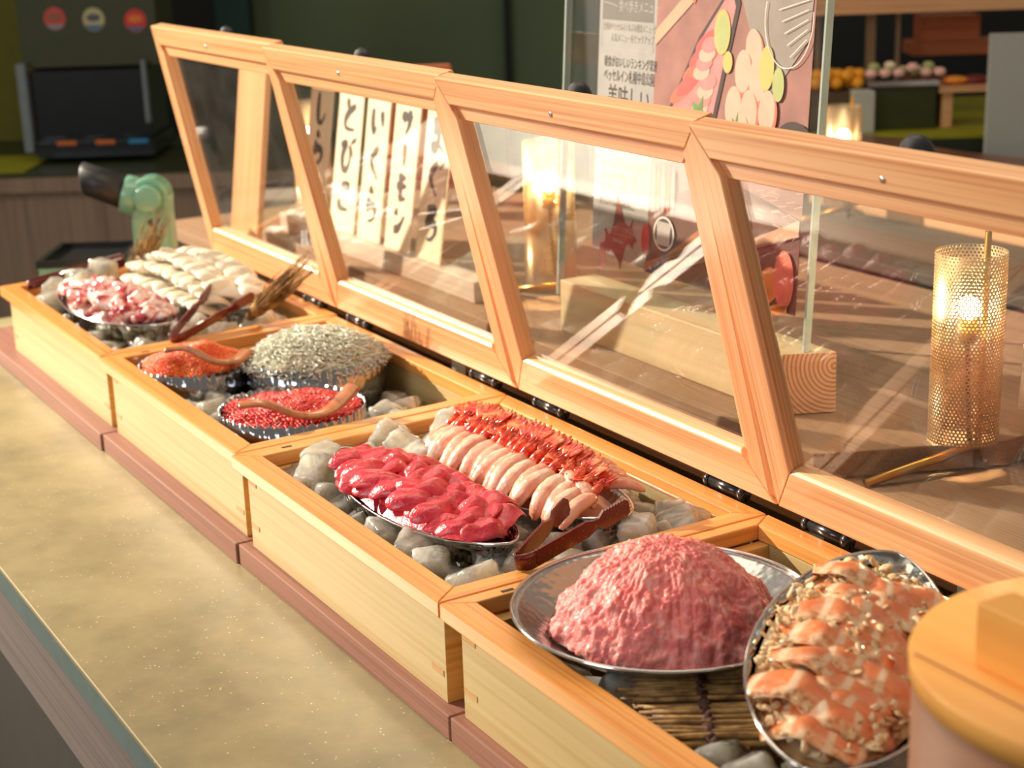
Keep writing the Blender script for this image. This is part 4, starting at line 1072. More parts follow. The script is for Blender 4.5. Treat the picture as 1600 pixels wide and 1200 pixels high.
# tuna
rnd = random.Random(11)
pro = [slab(0.165, 0.080, 0.014, 5.5, 7.0, 0.028, q, 30, 16, pinch=.60).build('tuna_slice', tuna_m, None, keep=True) for q in range(6)]
spec = []
n = 0
for k in range(15):
    u = -0.265 + 0.0385 * k
    prof = (1 - (abs(u) / .36) ** 2.4)
    for v0 in ((-.044, 0.0, .042) if abs(u) < .24 else (0.0, -.02)):
        v = v0 * (0.55 + .6 * prof) + rnd.uniform(-.008, .008); uu = u + rnd.uniform(-.012, .012) + (.02 if v0 else 0)
        z = 0.016 + 0.046 * prof * (1 - (v / .12) ** 2) + rnd.uniform(-.003, .006)
        spec.append((uu, v, z, rnd.uniform(.7, 1.7) if v0 <= 0 else rnd.uniform(1.2, 2.3), 0.05 + rnd.uniform(-.15, .3), rnd.uniform(-.1, .3) + (0.45 if v0 < 0 else (-.35 if v0 > 0 else .15)) * 0.8, rnd.uniform(.66, .92) * (.7 + .3 * prof), n % 6)); n += 1
stacked(pro, TUNA, spec, 'tuna_slice', tuna_m, 'glossy red raw tuna slice heaped in the front boat dish', 'fish slice', 'tuna slices')
m = core(TUNA, 0.050, tuna_m, ''); o = m.build('tuna_trimmings', tuna_m, None, keep=True); o.location = W(*TUNA[:2], -0.004); o.rotation_euler = (0, 0, TUNA[4])
tag(o, 'bed of red tuna trimmings under the tuna slices', 'food', kind='stuff')
# squid
pro = [slab(0.150, 0.078, 0.012, 4.0, 8.0, 0.018, q + 20, 22, 12, pinch=.45).build('squid_slice', squid_m, None, keep=True) for q in range(5)]
spec = []; n = 0
for k in range(22):
    u = -0.275 + 0.0262 * k; prof = (1 - (abs(u + .02) / .36) ** 2.6)
    for v0 in ((-.084, -.055, -.012, .035) if abs(u) < .26 else (0.0,)):
        spec.append((u + rnd.uniform(-.006, .006), v0 + rnd.uniform(-.008, .008), 0.010 + 0.104 * prof * (1 - (abs(v0) / .094) ** 2) + (.008 if u < 0 else 0), PI / 2 + rnd.uniform(-.25, .15), (.42 if v0 < 0 else -.42) * -1 * -1, .35 + rnd.uniform(-.1, .1), rnd.uniform(.8, 1.0), n % 5)); n += 1
stacked(pro, SQ, spec, 'squid_slice', squid_m, 'ivory white raw squid slice heaped behind the octopus', 'squid slice', 'squid slices')
m = core(SQ, 0.075, squid_m, ''); o = m.build('squid_trimmings', squid_m, None, keep=True); o.location = W(*SQ[:2], -0.008); o.rotation_euler = (0, 0, SQ[4])
tag(o, 'bed of white squid under the squid slices', 'food', kind='stuff')
# octopus
pro = []
for q in range(7):
    v, f = ico(3); vs = []
    r_ = random.Random(q)
    sx, sy, sz = r_.uniform(.021, .032), r_.uniform(.018, .024), r_.uniform(.011, .017)
    for p in v:
        P_ = Vector(p); k = 1 + 0.35 * noise.noise(P_ * 1.5 + Vector((q * 4, 0, 0))) + .16 * noise.noise(P_ * 4 + Vector((0, q * 4, 0)))
        vs.append((P_.x * sx * k, P_.y * sy * k, P_.z * sz * k))
    pro.append(MB().add(vs, f, 0, True).build('octopus_piece', octo_m, None, keep=True))
spec = []; n = 0
for k in range(150):
    u = rnd.uniform(-.295, .295); v = rnd.uniform(-.092, .092)
    if (u / .305) ** 2 + (v / .098) ** 2 > 1: continue
    z = 0.012 + 0.055 * (1 - (u / .32) ** 2) * (1 - (v / .12) ** 2)
    spec.append((u, v, z + rnd.uniform(-.006, .010), rnd.uniform(0, 6.28), rnd.uniform(-.8, .8), rnd.uniform(-.8, .8), rnd.uniform(.8, 1.25), n % 7)); n += 1
stacked(pro, OC, spec, 'octopus_piece', octo_m, 'white and dark red chopped octopus piece in the front dish of the far crate', 'octopus piece', 'octopus pieces')
m = core(OC, 0.050, octo_m, ''); o = m.build('octopus_trimmings', octo_m, None, keep=True); o.location = W(*OC[:2], -0.006); o.rotation_euler = (0, 0, OC[4])
tag(o, 'bed of chopped octopus under the octopus pieces', 'food', kind='stuff')

# ------------------------------------------------------------------ shrimp
def shrimp_parts(seed):
    r_ = random.Random(seed)
    # body runs from the tail joint (0,0,0) along +x, drooping
    m = MB(); pts = []; rad = []; n = 30; L = 0.125
    for i in range(n + 1):
        u = i / n; x = L * u; z = 0.010 * math.sin(u * PI * .9) - 0.040 * u ** 2
        pts.append((x, 0.006 * math.sin(u * 3 + seed), z))
        base = (0.010 + 0.0135 * math.sin(PI * min(1, .12 + u * .86)) ** .8)
        segs_ = 1 + 0.06 * abs(math.sin(u * PI * 5.5))
        if u > .96: base *= .6
        rad.append((base * .80 * segs_, base * 1.1 * segs_))
    m.tube(pts, rad, 12, flat=(0, 0, 1))
    t = MB(); TS = 1.45
    # last shell segment and the fan, going to -x and up
    tp = [(0.006, 0, 0.0), (-0.016, 0, 0.008), (-0.032, 0, 0.014)]
    t.tube(tp, [(0.0105, 0.0105), (0.0092, 0.0088), (0.006, 0.006)], 10, flat=(0, 0, 1))
    for a in (-.55, -.2, .2, .55):
        c, s_ = math.cos(a), math.sin(a); L2 = 0.042 - .006 * abs(a)
        P0 = Vector((-0.028, 0, 0.012)); D = Vector((-c, s_, .22)).normalized(); Sd = Vector((s_, c, 0))
        rings = [[P0 + D * (L2 * q) + Sd * (w * math.cos(b)) + Vector((0, 0, .0016)) * math.sin(b) for b in [2 * PI * k / 6 for k in range(6)]] for q, w in ((0, .003), (.4, .0075), (.8, .008), (1.0, .002))]
        t.rings([[tuple(p) for p in r] for r in rings])
    t.ball((-0.030, 0, 0.018), (0.012, .0025, .0025), 6)
    t.v = [(x * TS, y * TS, z * TS) for x, y, z in t.v]
    return m, t
SHP = []
for q in range(4):
    root = thing('sweet_shrimp', '', 'shrimp', (0, 0, 0), local=True)
    mb, tb_ = shrimp_parts(q)
    b_ = mb.build('shrimp_body', shrimp_m, root, keep=True); t_ = tb_.build('shrimp_tail', tail_m, root, keep=True)
    t_['label'] = 'orange red tail shell'
    SHP.append([root, b_, t_, False])
def place_shrimp(u, v, z, yaw, pitch, s, q, row):
    fr = frame2(SHR); x, y = fr(u, v)
    if not SHP[q][3]: root = SHP[q][0]; SHP[q][3] = True
    else:
        root = SHP[q][0].copy(); C.objects.link(root)
        for ch in SHP[q][1:3]:
            c = ch.copy(); C.objects.link(c); c.parent = root
    root.location = W(x, y, z); root.rotation_mode = 'XYZ'; root.rotation_euler = (rnd.uniform(-.2, .2), pitch, yaw + SHR[4]); root.scale = (s, s, s)
    tag(root, 'peeled pink shrimp with red tail, in the ' + row + ' row of the shrimp dish', 'shrimp', 'sweet shrimp in the ' + row + ' row')
n = 0
for k in range(19):
    u = -0.285 + 0.0315 * k; pf = (1 - (abs(u) / .38) ** 2.5)
    place_shrimp(u - .01, -0.036 * pf + .002 + rnd.uniform(-.006, .006), 0.020 + 0.048 * pf + rnd.uniform(-.003, .003), -PI / 2 + rnd.uniform(-.24, .24) + .12, 0.30 * pf + .05, 0.66 + .22 * pf + rnd.uniform(-.06, .06), n % 4, 'near'); n += 1
for k in range(15):
    u = -0.235 + 0.034 * k; pf = (1 - (abs(u) / .38) ** 2.5)
    place_shrimp(u + .015, 0.020 * pf + .016 + rnd.uniform(-.006, .006), 0.022 + 0.044 * pf, PI / 2 + rnd.uniform(-.2, .2) - .2, -.08, 0.52 + .14 * pf, n % 4, 'far'); n += 1
for k in range(10):   # a few lying lengthwise along the ridge
    u = -0.25 + 0.052 * k; pf = (1 - (abs(u) / .38) ** 2.5)
    place_shrimp(u, -0.005 + rnd.uniform(-.01, .02), 0.018 + 0.054 * pf, rnd.uniform(-.5, .1), 0.10, .62, n % 4, 'top'); n += 1
m = core(SHR, 0.050, shrimp_m, '', .90, .86); o = m.build('shrimp_bed', shrimp_m, None, keep=True); o.location = W(*SHR[:2], -0.018); o.rotation_euler = (0, 0, SHR[4])
tag(o, 'bed of pink shrimp meat under the shrimp rows', 'food', kind='stuff')

# ------------------------------------------------------------------ seared salmon dish (tilted on its twig mat)
SALE = (SAL[0], SAL[1], 0.318, 0.150, sal_ang)
ts = make_boat('deep silver boat dish of seared salmon leaning on the twig mat', SAL[0], SAL[1], SAL[2] - 0.045, SALE[2], SALE[3], sal_ang, depth=0.075, rise=0.012, mat=foil, foil_skirt=False)
ts.rotation_mode = 'XYZ'
R0 = (Matrix.Rotation(sal_ang, 4, 'Z') @ Matrix.Rotation(0.10, 4, 'Y') @ Matrix.Rotation(-0.22, 4, 'X'))
ts.matrix_world = Matrix.Translation(W(SAL[0], SAL[1], SAL[2] - 0.045)) @ R0
def in_sal(o, u, v, z, yaw, pitch, roll, s):
    L = Matrix.Translation(Vector((u * S, v * S, z * S))) @ Matrix.Rotation(yaw, 4, 'Z') @ Matrix.Rotation(pitch, 4, 'Y') @ Matrix.Rotation(roll, 4, 'X') @ Matrix.Scale(s, 4)
    o.matrix_world = Matrix.Translation(W(SAL[0], SAL[1], SAL[2] - 0.045)) @ R0 @ L
pro = [slab(0.215, 0.120, 0.011, 4.2, 5.0, 0.016, q + 50, 26, 16, pinch=.4).build('salmon_slice', salmon_m, None, keep=True) for q in range(5)]
used = [False] * 5; n = 0
for k in range(13):
    u = 0.225 - 0.0350 * k; pf = 1 - (abs(u) / .36) ** 2.2
    for v0 in ((-.035, .035) if (k % 2 == 0 and abs(u) < .2) else (0.0,)):
        q = n % 5
        if used[q]: o = pro[q].copy(); C.objects.link(o)
        else: o = pro[q]; used[q] = True
        in_sal(o, u + rnd.uniform(-.01, .01), v0 * .8 + rnd.uniform(-.006, .006), 0.004 + 0.032 * pf + .003 * (n % 3), PI / 2 + rnd.uniform(-.2, .2), rnd.uniform(-.12, .12) + v0 * -3, -.16 + rnd.uniform(-.12, .08), (.60 + .26 * pf) * rnd.uniform(.84, .98)); n += 1
        tag(o, 'seared orange salmon slice with pale browned edges, in the nearest boat dish', 'fish slice', 'seared salmon slices')
fl = MB(); FLK = ico(2)
for k in range(330):
    a = rnd.uniform(0, 2 * PI); q = rnd.uniform(.62, .95) if k % 8 else rnd.uniform(0, .6)
    u, v = .30 * q * math.cos(a), .140 * q * math.sin(a)
    z = 0.003 + .036 * (1 - q ** 2) + rnd.uniform(-.004, .010)
    M3 = (Matrix.Rotation(rnd.uniform(0, 6.28), 3, 'Z') @ Matrix.Rotation(rnd.uniform(-.7, .7), 3, 'X') @ Matrix.Rotation(rnd.uniform(-.7, .7), 3, 'Y'))
    ax_, ay_, az_ = rnd.uniform(.006, .016), rnd.uniform(.004, .009), rnd.uniform(.0012, .003)
    vv = []
    for p_ in FLK[0]:
        P_ = Vector(p_); kk = 1 + .5 * noise.noise(P_ * 1.6 + Vector((k * 1.3, 0, 0)))
        vv.append(tuple(M3 @ Vector((P_.x * ax_ * kk, P_.y * ay_ * kk, P_.z * az_)) + Vector((u, v, z))))
    fl.add(vv, FLK[1], 0, True)
rs = []
for i in range(8):
    s = i / 7
    rs.append([(0.285 * max(s, .01) * math.cos(t), 0.132 * max(s, .01) * math.sin(t), .032 * (1 - s ** 2) - .006) for t in [2 * PI * k / 40 for k in range(40)]])
bed_ = MB().rings(rs, 0, True, False).flip(); fl.add(bed_.v, bed_.f, 0, True)
o = fl.build('seared_flakes', crumb_m, None, keep=True); in_sal(o, 0, 0, 0, 0, 0, 0, 1)
tag(o, 'browned seared fish flakes packed round the salmon slices', 'food', kind='stuff')

# twig mat
tm = thing('twig_mat', 'brown twig mat tied with dark cord under the salmon dish', 'mat', (0.622, 0.258, -0.022), (0, 0, math.radians(58)), local=True)
for k in range(46):
    m = MB(); y = -0.098 + 0.196 * k / 45 + rnd.uniform(-.003, .003); a = -0.225 + rnd.uniform(-.025, .03); b = 0.235 + rnd.uniform(-.03, .03); z = rnd.uniform(0, .012)
    m.tube([(a + (b - a) * q / 6, y + rnd.uniform(-.002, .002), z + rnd.uniform(-.002, .002)) for q in range(7)], rnd.uniform(.0028, .0048), 6)
    m.build('twig', mat_m, tm, keep=True)
for xx in (-0.115, 0.15):
    m = MB(); m.tube([(xx + .006 * math.sin(q * 1.7), -0.108 + 0.216 * q / 40, .010 + .006 * math.sin(q * 2.2)) for q in range(41)], .006, 6); m.build('cord', cord_m, tm, keep=True)

# ------------------------------------------------------------------ straw bundles
def straw(label, base, dirv, L, spread, seed, n=95):
    r_ = random.Random(seed); t = thing('straw_bundle', label, 'straw bundle', base, local=True)
    D = Vector(dirv).normalized(); A = D.orthogonal().normalized(); B = D.cross(A)
    m = MB()
    for k in range(n):
        a = r_.uniform(0, 2 * PI); q = math.sqrt(r_.random()); l = L * r_.uniform(.55, 1.0)
        pts = []
        for i in range(6):
            u = i / 5; w = (0.012 + spread * (u ** .9 if u < .55 else .58 + .1 * u)) * q
            p = D * (l * u) + A * (w * math.cos(a)) + B * (w * math.sin(a)) + Vector((r_.uniform(-1, 1), r_.uniform(-1, 1), r_.uniform(-1, 1))) * .004 * u
            pts.append(tuple(p))
        m.tube(pts, [r_.uniform(.0014, .0028) * (1 - .6 * i / 5) for i in range(6)], 5)
        if r_.random() < .6:
            p = Vector(pts[3]); m.tube([p, p + D * .03 + A * r_.uniform(-.02, .02) + B * r_.uniform(-.02, .02)], [.0012, .0004], 4)
    m.build('stalks', straw_m, t, keep=True)
    m = MB(); P_ = [D * (L * .14) + (A * math.cos(b) + B * math.sin(b)) * .021 + D * .004 * b / 3 for b in [2 * PI * i / 12 for i in range(36)]]
    m.tube([tuple(p) for p in P_], .0028, 6); m.build('binding', straw_m, t, keep=True)
straw('dry straw bundle standing between the octopus and squid dishes', (-2.93, 0.40, -0.055), (0.24, 0.03, 0.25), 0.46, 0.040, 1)
straw('dry straw bundle leaning out beside the tongs behind the whitebait', (-2.13, 0.515, 0.010), (0.36, 0.035, 0.215), 0.47, 0.036, 2)

# ------------------------------------------------------------------ tongs
def tongs(label, bendA, bendB, tipA, tipB, w=0.026, up=(0, 0, 1)):
    base = tuple((a + b) / 2 for a, b in zip(bendA, bendB)); t = thing('tongs', label, 'tongs', base)
    U = Vector(up).normalized()
    for (p0, p1, p2) in ((bendA, tipA, bendB), (bendB, tipB, bendA)):
        p0, p1 = Vector(p0), Vector(p1); ax = (p1 - p0); L = ax.length; ax.normalize()
        Wv = (U - ax * U.dot(ax)).normalized(); Nv = ax.cross(Wv)
        top = []; bot = []; N = 64
        for i in range(N + 1):
            u = i / N; h = w * (1.0 if u < .55 else (1 - .45 * math.sin(PI * min(1, (u - .55) / .12) / 2) if u < .67 else .55 + .55 * min(1, (u - .67) / .05)))
            if u > .72: h += 0.005 * (1 if i % 2 else -.4)
            if u > .97: h *= .7
            top.append(p0 + ax * L * u + Wv * h / 2); bot.append(p0 + ax * L * u - Wv * h / 2)
        th = 0.0028; vs = []; fs = []
        for i in range(N + 1):
            for q in (top[i], bot[i]): vs += [tuple(q + Nv * th), tuple(q - Nv * th)]
        for i in range(N):
            a = i * 4; b = a + 4
            fs += [(a, b, b + 2, a + 2), (a + 1, a + 3, b + 3, b + 1), (a, a + 1, b + 1, b), (a + 2, b + 2, b + 3, a + 3)]
        fs += [(0, 2, 3, 1), (N * 4, N * 4 + 1, N * 4 + 3, N * 4 + 2)]
        MB().add(vs, fs).build('tong_arm', tong_m, t)
    # spring bend
    A, B = Vector(bendA), Vector(bendB); mid = (A + B) / 2; rad = (A - B).length / 2
    out_ = (mid - (Vector(tipA) + Vector(tipB)) / 2).normalized(); sd = (A - B).normalized()
    m = MB(); vs = []; fs = []; N = 14
    for i in range(N + 1):
        a = PI * i / N; c = mid + sd * rad * math.cos(a) + out_ * rad * .8 * math.sin(a); nn_ = (c - mid).normalized()
        for s in (1, -1):
            for q in (1, -1): vs.append(tuple(c + U * (w / 2 * s) + nn_ * (0.0028 * q)))
    for i in range(N):
        a = i * 4; b = a + 4
        fs += [(a, b, b + 1, a + 1), (a + 2, a + 3, b + 3, b + 2), (a, a + 2, b + 2, b), (a + 1, b + 1, b + 3, a + 3)]
    m.add(vs, fs, 0, True); m.build('spring_bend', tong_m, t)
tongs('dark red speckled tongs with toothed ends, resting beside the shrimp dish', (-0.045, 0.190, 0.022), (-0.030, 0.222, 0.022), (-0.110, 0.345, 0.076), (-0.045, 0.440, 0.072), 0.034, (0.1, -0.25, 1))
tongs('dark red tongs on the ice in front of the white squid', (-2.035, 0.235, 0.016), (-2.020, 0.272, 0.016), (-2.300, 0.470, 0.078), (-2.160, 0.545, 0.066), 0.026, (0.2, -0.2, 1))
tongs('dark red toothed tongs lying along the far left crate wall', (-3.020, 0.105, 0.012), (-2.985, 0.100, 0.012), (-3.060, 0.440, 0.045), (-2.985, 0.420, 0.045), 0.030, (0.2, 0, 1))

# ------------------------------------------------------------------ ladles
def ladle(label, pts, widths):
    t = MB(); P_ = catmull(pts, 8); n = len(P_); rad = []
    for i in range(n):
        u = i / (n - 1) * (len(widths) - 1); a = int(min(u, len(widths) - 2)); f = u - a
        w_ = widths[a] * (1 - f) + widths[a + 1] * f
        rad.append((0.0075, w_ * 1.25))
    t.tube(P_, rad, 14, flat=(0, 0, 1))
    o = t.build('wooden_spoon', spoonw, None, tuple(pts[0]))
    e = MB(); d0 = (P_[0] - P_[1]).normalized()
    tag(o, label, 'spoon')
ladle('curved brown wooden spoon resting on the fine orange roe', [(-1.735, 0.118, 0.062), (-1.700, 0.165, 0.066), (-1.640, 0.215, 0.036), (-1.640, 0.270, 0.026), (-1.665, 0.325, 0.040)], [0.012, 0.013, 0.012, 0.022, 0.020])
ladle('curved tan wooden spoon lying across the deep red roe', [(-1.175, 0.100, 0.052), (-1.150, 0.155, 0.052), (-1.115, 0.230, 0.018), (-1.100, 0.300, 0.022), (-1.115, 0.375, 0.066)], [0.017, 0.019, 0.016, 0.022, 0.022])

# ------------------------------------------------------------------ round tub at the right edge
tub = thing('wooden_tub', 'round pale wooden tub with plank lid and bar handle, front right', 'tub', (1.289, 0.211, ZC), local=True)
tz = 0.35 - ZC
m = MB(); m.lathe([(0.001, 0.001), (0.245, 0.001), (0.246, tz - 0.03), (0.001, tz - 0.03)], 96); m.build('tub_body', tubshade, tub, keep=True)
m = MB(); m.lathe([(0.001, tz - 0.03), (0.250, tz - 0.03), (0.2515, tz - 0.004), (0.249, tz), (0.001, tz)], 96); m.build('tub_lid', tubw, tub, keep=True)
m = MB(); m.box(-0.097, 0.105, -0.157, -0.100, tz + .0003, tz + 0.078); hd = m.build('handle_bar', tubw, tub, keep=True, bevel=0.003)
m = MB(); m.box(-0.155, 0.155, -0.191, -0.188, tz - 0.001, tz + 0.0008); m.build('plank_seam', tubshade, tub, keep=True)

# ------------------------------------------------------------------ teal dispenser behind the far left crate
def farthing(name, label, cat, rx, fd, z, yaw=0.0, group=None):
    return thing(name, label, cat, far(rx, fd, z), (0, 0, YAW + yaw), local=True, group=group)
dsp = farthing('teal_dispenser', 'teal post-shaped appliance with round knob and black ribbed head, far left', 'appliance', -1.365, 6.02, ZC)
hd0 = 0.0
m = MB()
zt = 0.245 - ZC
prof = [(-0.075, 0), (0.075, 0), (0.070, zt * .75)] + [(0.072 * math.cos(a), zt - 0.072 + 0.072 * math.sin(a)) for a in [i * PI / 10 for i in range(11)]] + [(-0.070, zt * .75)]
n = len(prof); vs = [(x, -0.05, z) for x, z in prof] + [(x, 0.06, z) for x, z in prof]
m.add(vs, [tuple(range(n)), tuple(range(2 * n - 1, n - 1, -1))] + [(i, n + i, n + (i + 1) % n, (i + 1) % n) for i in range(n)])
o = m.build('post', tealp, dsp, keep=True, bevel=0.012)
m = MB(); m.tube([(0, -0.05, zt - 0.075), (0, -0.085, zt - 0.075)], 0.050, 32); m.build('knob', tealp, dsp, keep=True, bevel=0.006)
m = MB(); m.tube([(0, -0.0505, zt - 0.165), (0, -0.054, zt - 0.165)], [(0.013, 0.009)] * 2, 16); m.build('button', blackp, dsp, keep=True)
m = MB(); m.tube([(-0.10, 0.0, zt - 0.062), (-0.045, 0, zt - 0.078)], 0.072, 24); m.build('head_collar', tealp, dsp, keep=True, bevel=0.006)
m = MB(); rs = []
for i, (x, r) in enumerate(((-0.248, .046), (-0.240, .058), (-0.10, .062))):
    rs.append([(x, (r + (.004 if k % 2 else 0)) * math.cos(2 * PI * k / 48), zt - 0.058 + (.055 if i < 2 else 0) * 1.0 + (r + (.004 if k % 2 else 0)) * math.sin(2 * PI * k / 48)) for k in range(48)])
m.rings(rs); m.build('ribbed_head', blackr, dsp, keep=True)
db = farthing('tray_box', 'teal box with a black tray top beside the teal appliance', 'box', -1.60, 5.98, ZC)
MB().box(-0.16, 0.135, -0.14, 0.20, 0.0005, 0.215).build('box_body', tealp, db, keep=True, bevel=0.006)
m = MB(); m.box(-0.165, 0.138, -0.145, -0.125, 0.216, 0.24); m.box(-0.165, 0.138, 0.185, 0.205, 0.216, 0.24); m.box(-0.165, -0.145, -0.125, 0.185, 0.216, 0.24); m.box(0.118, 0.138, -0.125, 0.185, 0.216, 0.24)
m.build('tray_rim', blackp, db, keep=True)
m = MB(); m.box(-0.145, 0.118, -0.125, 0.185, 0.216, 0.22); m.build('tray_floor', blackp, db, keep=True)

# ------------------------------------------------------------------ left background: cabinet and drink machine
green_top = plain('dark_green_top', srgb(46, 52, 18), 0.4); yellow_glow = plain('yellow_green_surface', srgb(150, 146, 10), 0.6)
cb = farthing('low_cabinet', 'long taupe wooden cabinet with dark green top, far left background', 'cabinet', 0, 9.0, FLOOR)
zc_ = -0.215 - FLOOR
MB().box(-6.2, -0.9, 0, 1.4, 0.001, zc_ - 0.08).build('cabinet_body', taupeZ, cb, keep=True)
MB().box(-6.2, -0.9, -0.05, 1.4, zc_ - 0.079, zc_).build('cabinet_rail', taupeZ, cb, keep=True)
MB().box(-6.2, -0.9, -0.03, 1.4, zc_ + 0.001, zc_ + 0.012).build('cabinet_top', green_top, cb, keep=True)
for a in (-3.2, -2.58): MB().box(a, a + (1.28 if a < -3 else .6), -0.012, -0.001, 0.1, zc_ - 0.11).build('cabinet_door', taupeZ, cb, keep=True, bevel=0.004) if a < -3 else None
yp = placed(MB().box(-0.5, 0.55, -0.12, 0.5, 0.0, 0.008).build('lit_top_patch', yellow_glow, None, keep=True), far(-3.3, 9.2, -0.202)); tag(yp, 'yellow-green painted lit patch on the left background cabinet', 'mat')  # thin sheet coloured as the lit part of the cabinet top
mc = farthing('cereal_dispenser', 'dark dispenser with three round badges on its olive front, left background', 'dispenser', -2.42, 9.5, -0.202)
olive = plain('olive_panel', srgb(54, 58, 22), 0.5); chrome = smooth_steel
dkp = plain('dark_tinted_plastic', (0.010, 0.013, 0.017), 0.2)
MB().box(-0.40, 0.38, 0.02, 0.5, 0.53, 1.35).build('upper_panel', olive, mc, keep=True)
MB().box(-0.38, 0.30, 0.0, 0.5, 0.12, 0.51).build('bin_block', dkp, mc, keep=True)
MB().box(-0.34, 0.33, -0.10, 0.5, 0.03, 0.115).build('base_tray', dkp, mc, keep=True)
for a in (-0.42, 0.29): MB().box(a, a + (.05 if a < 0 else .02), -0.06, 0.0, .06 if a < 0 else .21, .56).build('side_post', plain('grey_post', srgb(120, 130, 135), .4), mc, keep=True)
for q, (x, z, c1_, c2_, c3_) in enumerate(((-0.19, 0.80, (196, 70, 60), (150, 90, 60), (130, 140, 150)), (0.03, 0.79, (186, 176, 130), (80, 84, 96), (50, 110, 150)), (0.265, 0.775, (206, 50, 40), (226, 120, 40), (90, 100, 140)))):
    m = MB()
    for (dz, r, yy, mi_) in ((0, .062, .018, 0),):
        m.add([(x + r * math.cos(b), yy, z + r * 1.05 * math.sin(b)) for b in [2 * PI * k / 28 for k in range(28)]], [tuple(range(28))], 0)
    m.add([(x + .04 * math.cos(b), .0165, z + .01 + .022 * math.sin(b)) for b in [2 * PI * k / 20 for k in range(20)]], [tuple(range(20))], 1)
    m.add([(x + .060 * math.cos(b), .0160, z + .060 * math.sin(b)) for b in [-PI * .82 + PI * .64 * k / 12 for k in range(13)]], [tuple(range(13))], 2)
    m.build('round_badge', [plain('badge_a%d' % q, srgb(*c1_), .5), plain('badge_b%d' % q, srgb(*c2_), .5), plain('badge_c%d' % q, srgb(*c3_), .5)], mc, keep=True)
for x in (-0.22, 0.0): MB().box(x, x + .11, -0.105, -0.1, .10, .125).build('orange_tab', plain('orange_tab', srgb(206, 106, 40), .5), mc, keep=True)
MB().box(.19, .30, -0.105, -0.1, .10, .125).build('blue_tab', plain('blue_tab', srgb(40, 130, 180), .5), mc, keep=True)
yb_ = placed(MB().box(-0.9, 0.35, 0, 0.1, 0, 1.6).build('green_partition', plain('yellow_green_wall', srgb(104, 100, 8), .7), None, keep=True), far(-3.38, 10.4, -0.2)); tag(yb_, 'yellow-green partition at the left edge of the background', 'partition')
sc2 = placed(MB().box(0, .56, 0, .3, 0, -FLOOR - .08).build('side_cabinet', plain('pale_taupe', srgb(170, 152, 138), .5), None, keep=True, bevel=.02), far(-1.26, 7.3, FLOOR + .0005)); tag(sc2, 'pale rounded side cabinet behind the foot of the far left lid', 'cabinet')
# terracotta board seen above the second lid
tc_ = placed(MB().box(-0.17, 0.125, 0, .02, 0, .5).build('display_board', terraX, None, keep=True, bevel=.01), far(-0.386, 6.6, 0.06)); tag(tc_, 'terracotta wooden panel showing above the second lid', 'panel')

# ------------------------------------------------------------------ right background: second buffet
bf = farthing('buffet_table', 'background buffet table with a yellow-green top', 'table', 2.2, 8.0, FLOOR)
MB().box(-1.1, 1.8, -0.2, 1.2, 0.001, 0.02 - FLOOR).build('table_body', plain('dark_green_body', srgb(36, 44, 26), .6), bf, keep=True)
MB().box(-1.1, 1.8, -0.2, 1.2, 0.0205 - FLOOR, 0.04 - FLOOR).build('table_top', yellow_glow, bf, keep=True)
hb = farthing('header_board', 'broad tan wooden header board over the background buffet', 'board', 2.1, 8.2, 0.58)
MB().box(-.72, 1.3, 0, .2, 0, .8).build('board', warmX, hb, keep=True)
bk = placed(MB().box(-.9, 1.6, 0, .1, 0, 2.6).build('dark_backdrop', wall_black, None, keep=True), far(2.2, 9.9, FLOOR + .002 + .5)); tag(bk, 'black backdrop behind the background buffet', 'backdrop')
for rx, wd in ((1.755, .045), (1.905, .018), (1.50, .02)):
    o = placed(MB().box(0, wd, 0, .03, 0, .54).build('buffet_post', plain('buffet_post_wood', srgb(150, 118, 88), .4), None, keep=True), far(rx, 8.40, .042)); tag(o, {1.755: 'broad tan upright post on the background buffet', 1.905: 'slim tan upright post on the background buffet, right of the broad one', 1.5: 'slim upright post at the left end of the background buffet'}[rx], 'post')
gp = placed(MB().box(0, .9, 0, .03, 0, 2.575).build('partition_board', grey_m, None, keep=True), far(2.18, 7.70, FLOOR + .0005)); tag(gp, 'light grey upright partition at the right edge of the background', 'partition')
tr = farthing('food_tray', 'background tray of pink and white rolls on a dark stand', 'tray', 1.87, 8.0, 0.041)
MB().box(-.16, .145, 0, .3, 0.0005, .21).build('stand', plain('olive_stand', srgb(52, 58, 26), .3), tr, keep=True)
MB().box(-.19, .152, -.02, .32, .211, .235).build('tray_plate', smooth_steel, tr, keep=True)
rollm = [plain('roll_pink', srgb(240, 190, 176), .5), plain('roll_green', srgb(170, 180, 110), .5), plain('roll_cream', srgb(244, 222, 190), .5)]
for k in range(16):
    a = far(1.87 - .16 + .022 * k, 8.05 + .05 * (k % 3), .041 + .236 + .030 + (.025 if k % 4 == 1 else 0))
    o = MB().ball((0, 0, 0), (.030, .030, .024), 12).build('dumpling', rollm[k % 3], None, keep=True); o.location = W(*a)
    tag(o, ['pink', 'green', 'cream'][k % 3] + ' round roll on the background buffet tray', 'roll', ['pink', 'green', 'cream'][k % 3] + ' rolls on the background tray')
for k in range(14):
    a = far(1.44 + .017 * k, 8.05 + .05 * (k % 3), .041 + .226 + (.035 if k % 2 else 0))
    o = MB().ball((0, 0, 0), .032, 12).build('orange', plain('fruit_orange', srgb(236, 160, 30), .4) if k == 0 else bpy.data.materials['fruit_orange'], None, keep=True); o.location = W(*a)
    tag(o, 'orange fruit heaped at the left of the background buffet', 'fruit', 'oranges on the background buffet')
o = placed(MB().box(0, .30, 0, .3, 0, .19).build('fruit_stand', plain('brown_stand', srgb(80, 60, 44), .4), None, keep=True), far(1.36, 8.0, .041)); tag(o, 'brown stand under the background oranges', 'stand')
st = farthing('serving_stand', 'pale wooden stand with orange food at the right of the buffet', 'stand', 2.15, 8.0, 0.041)
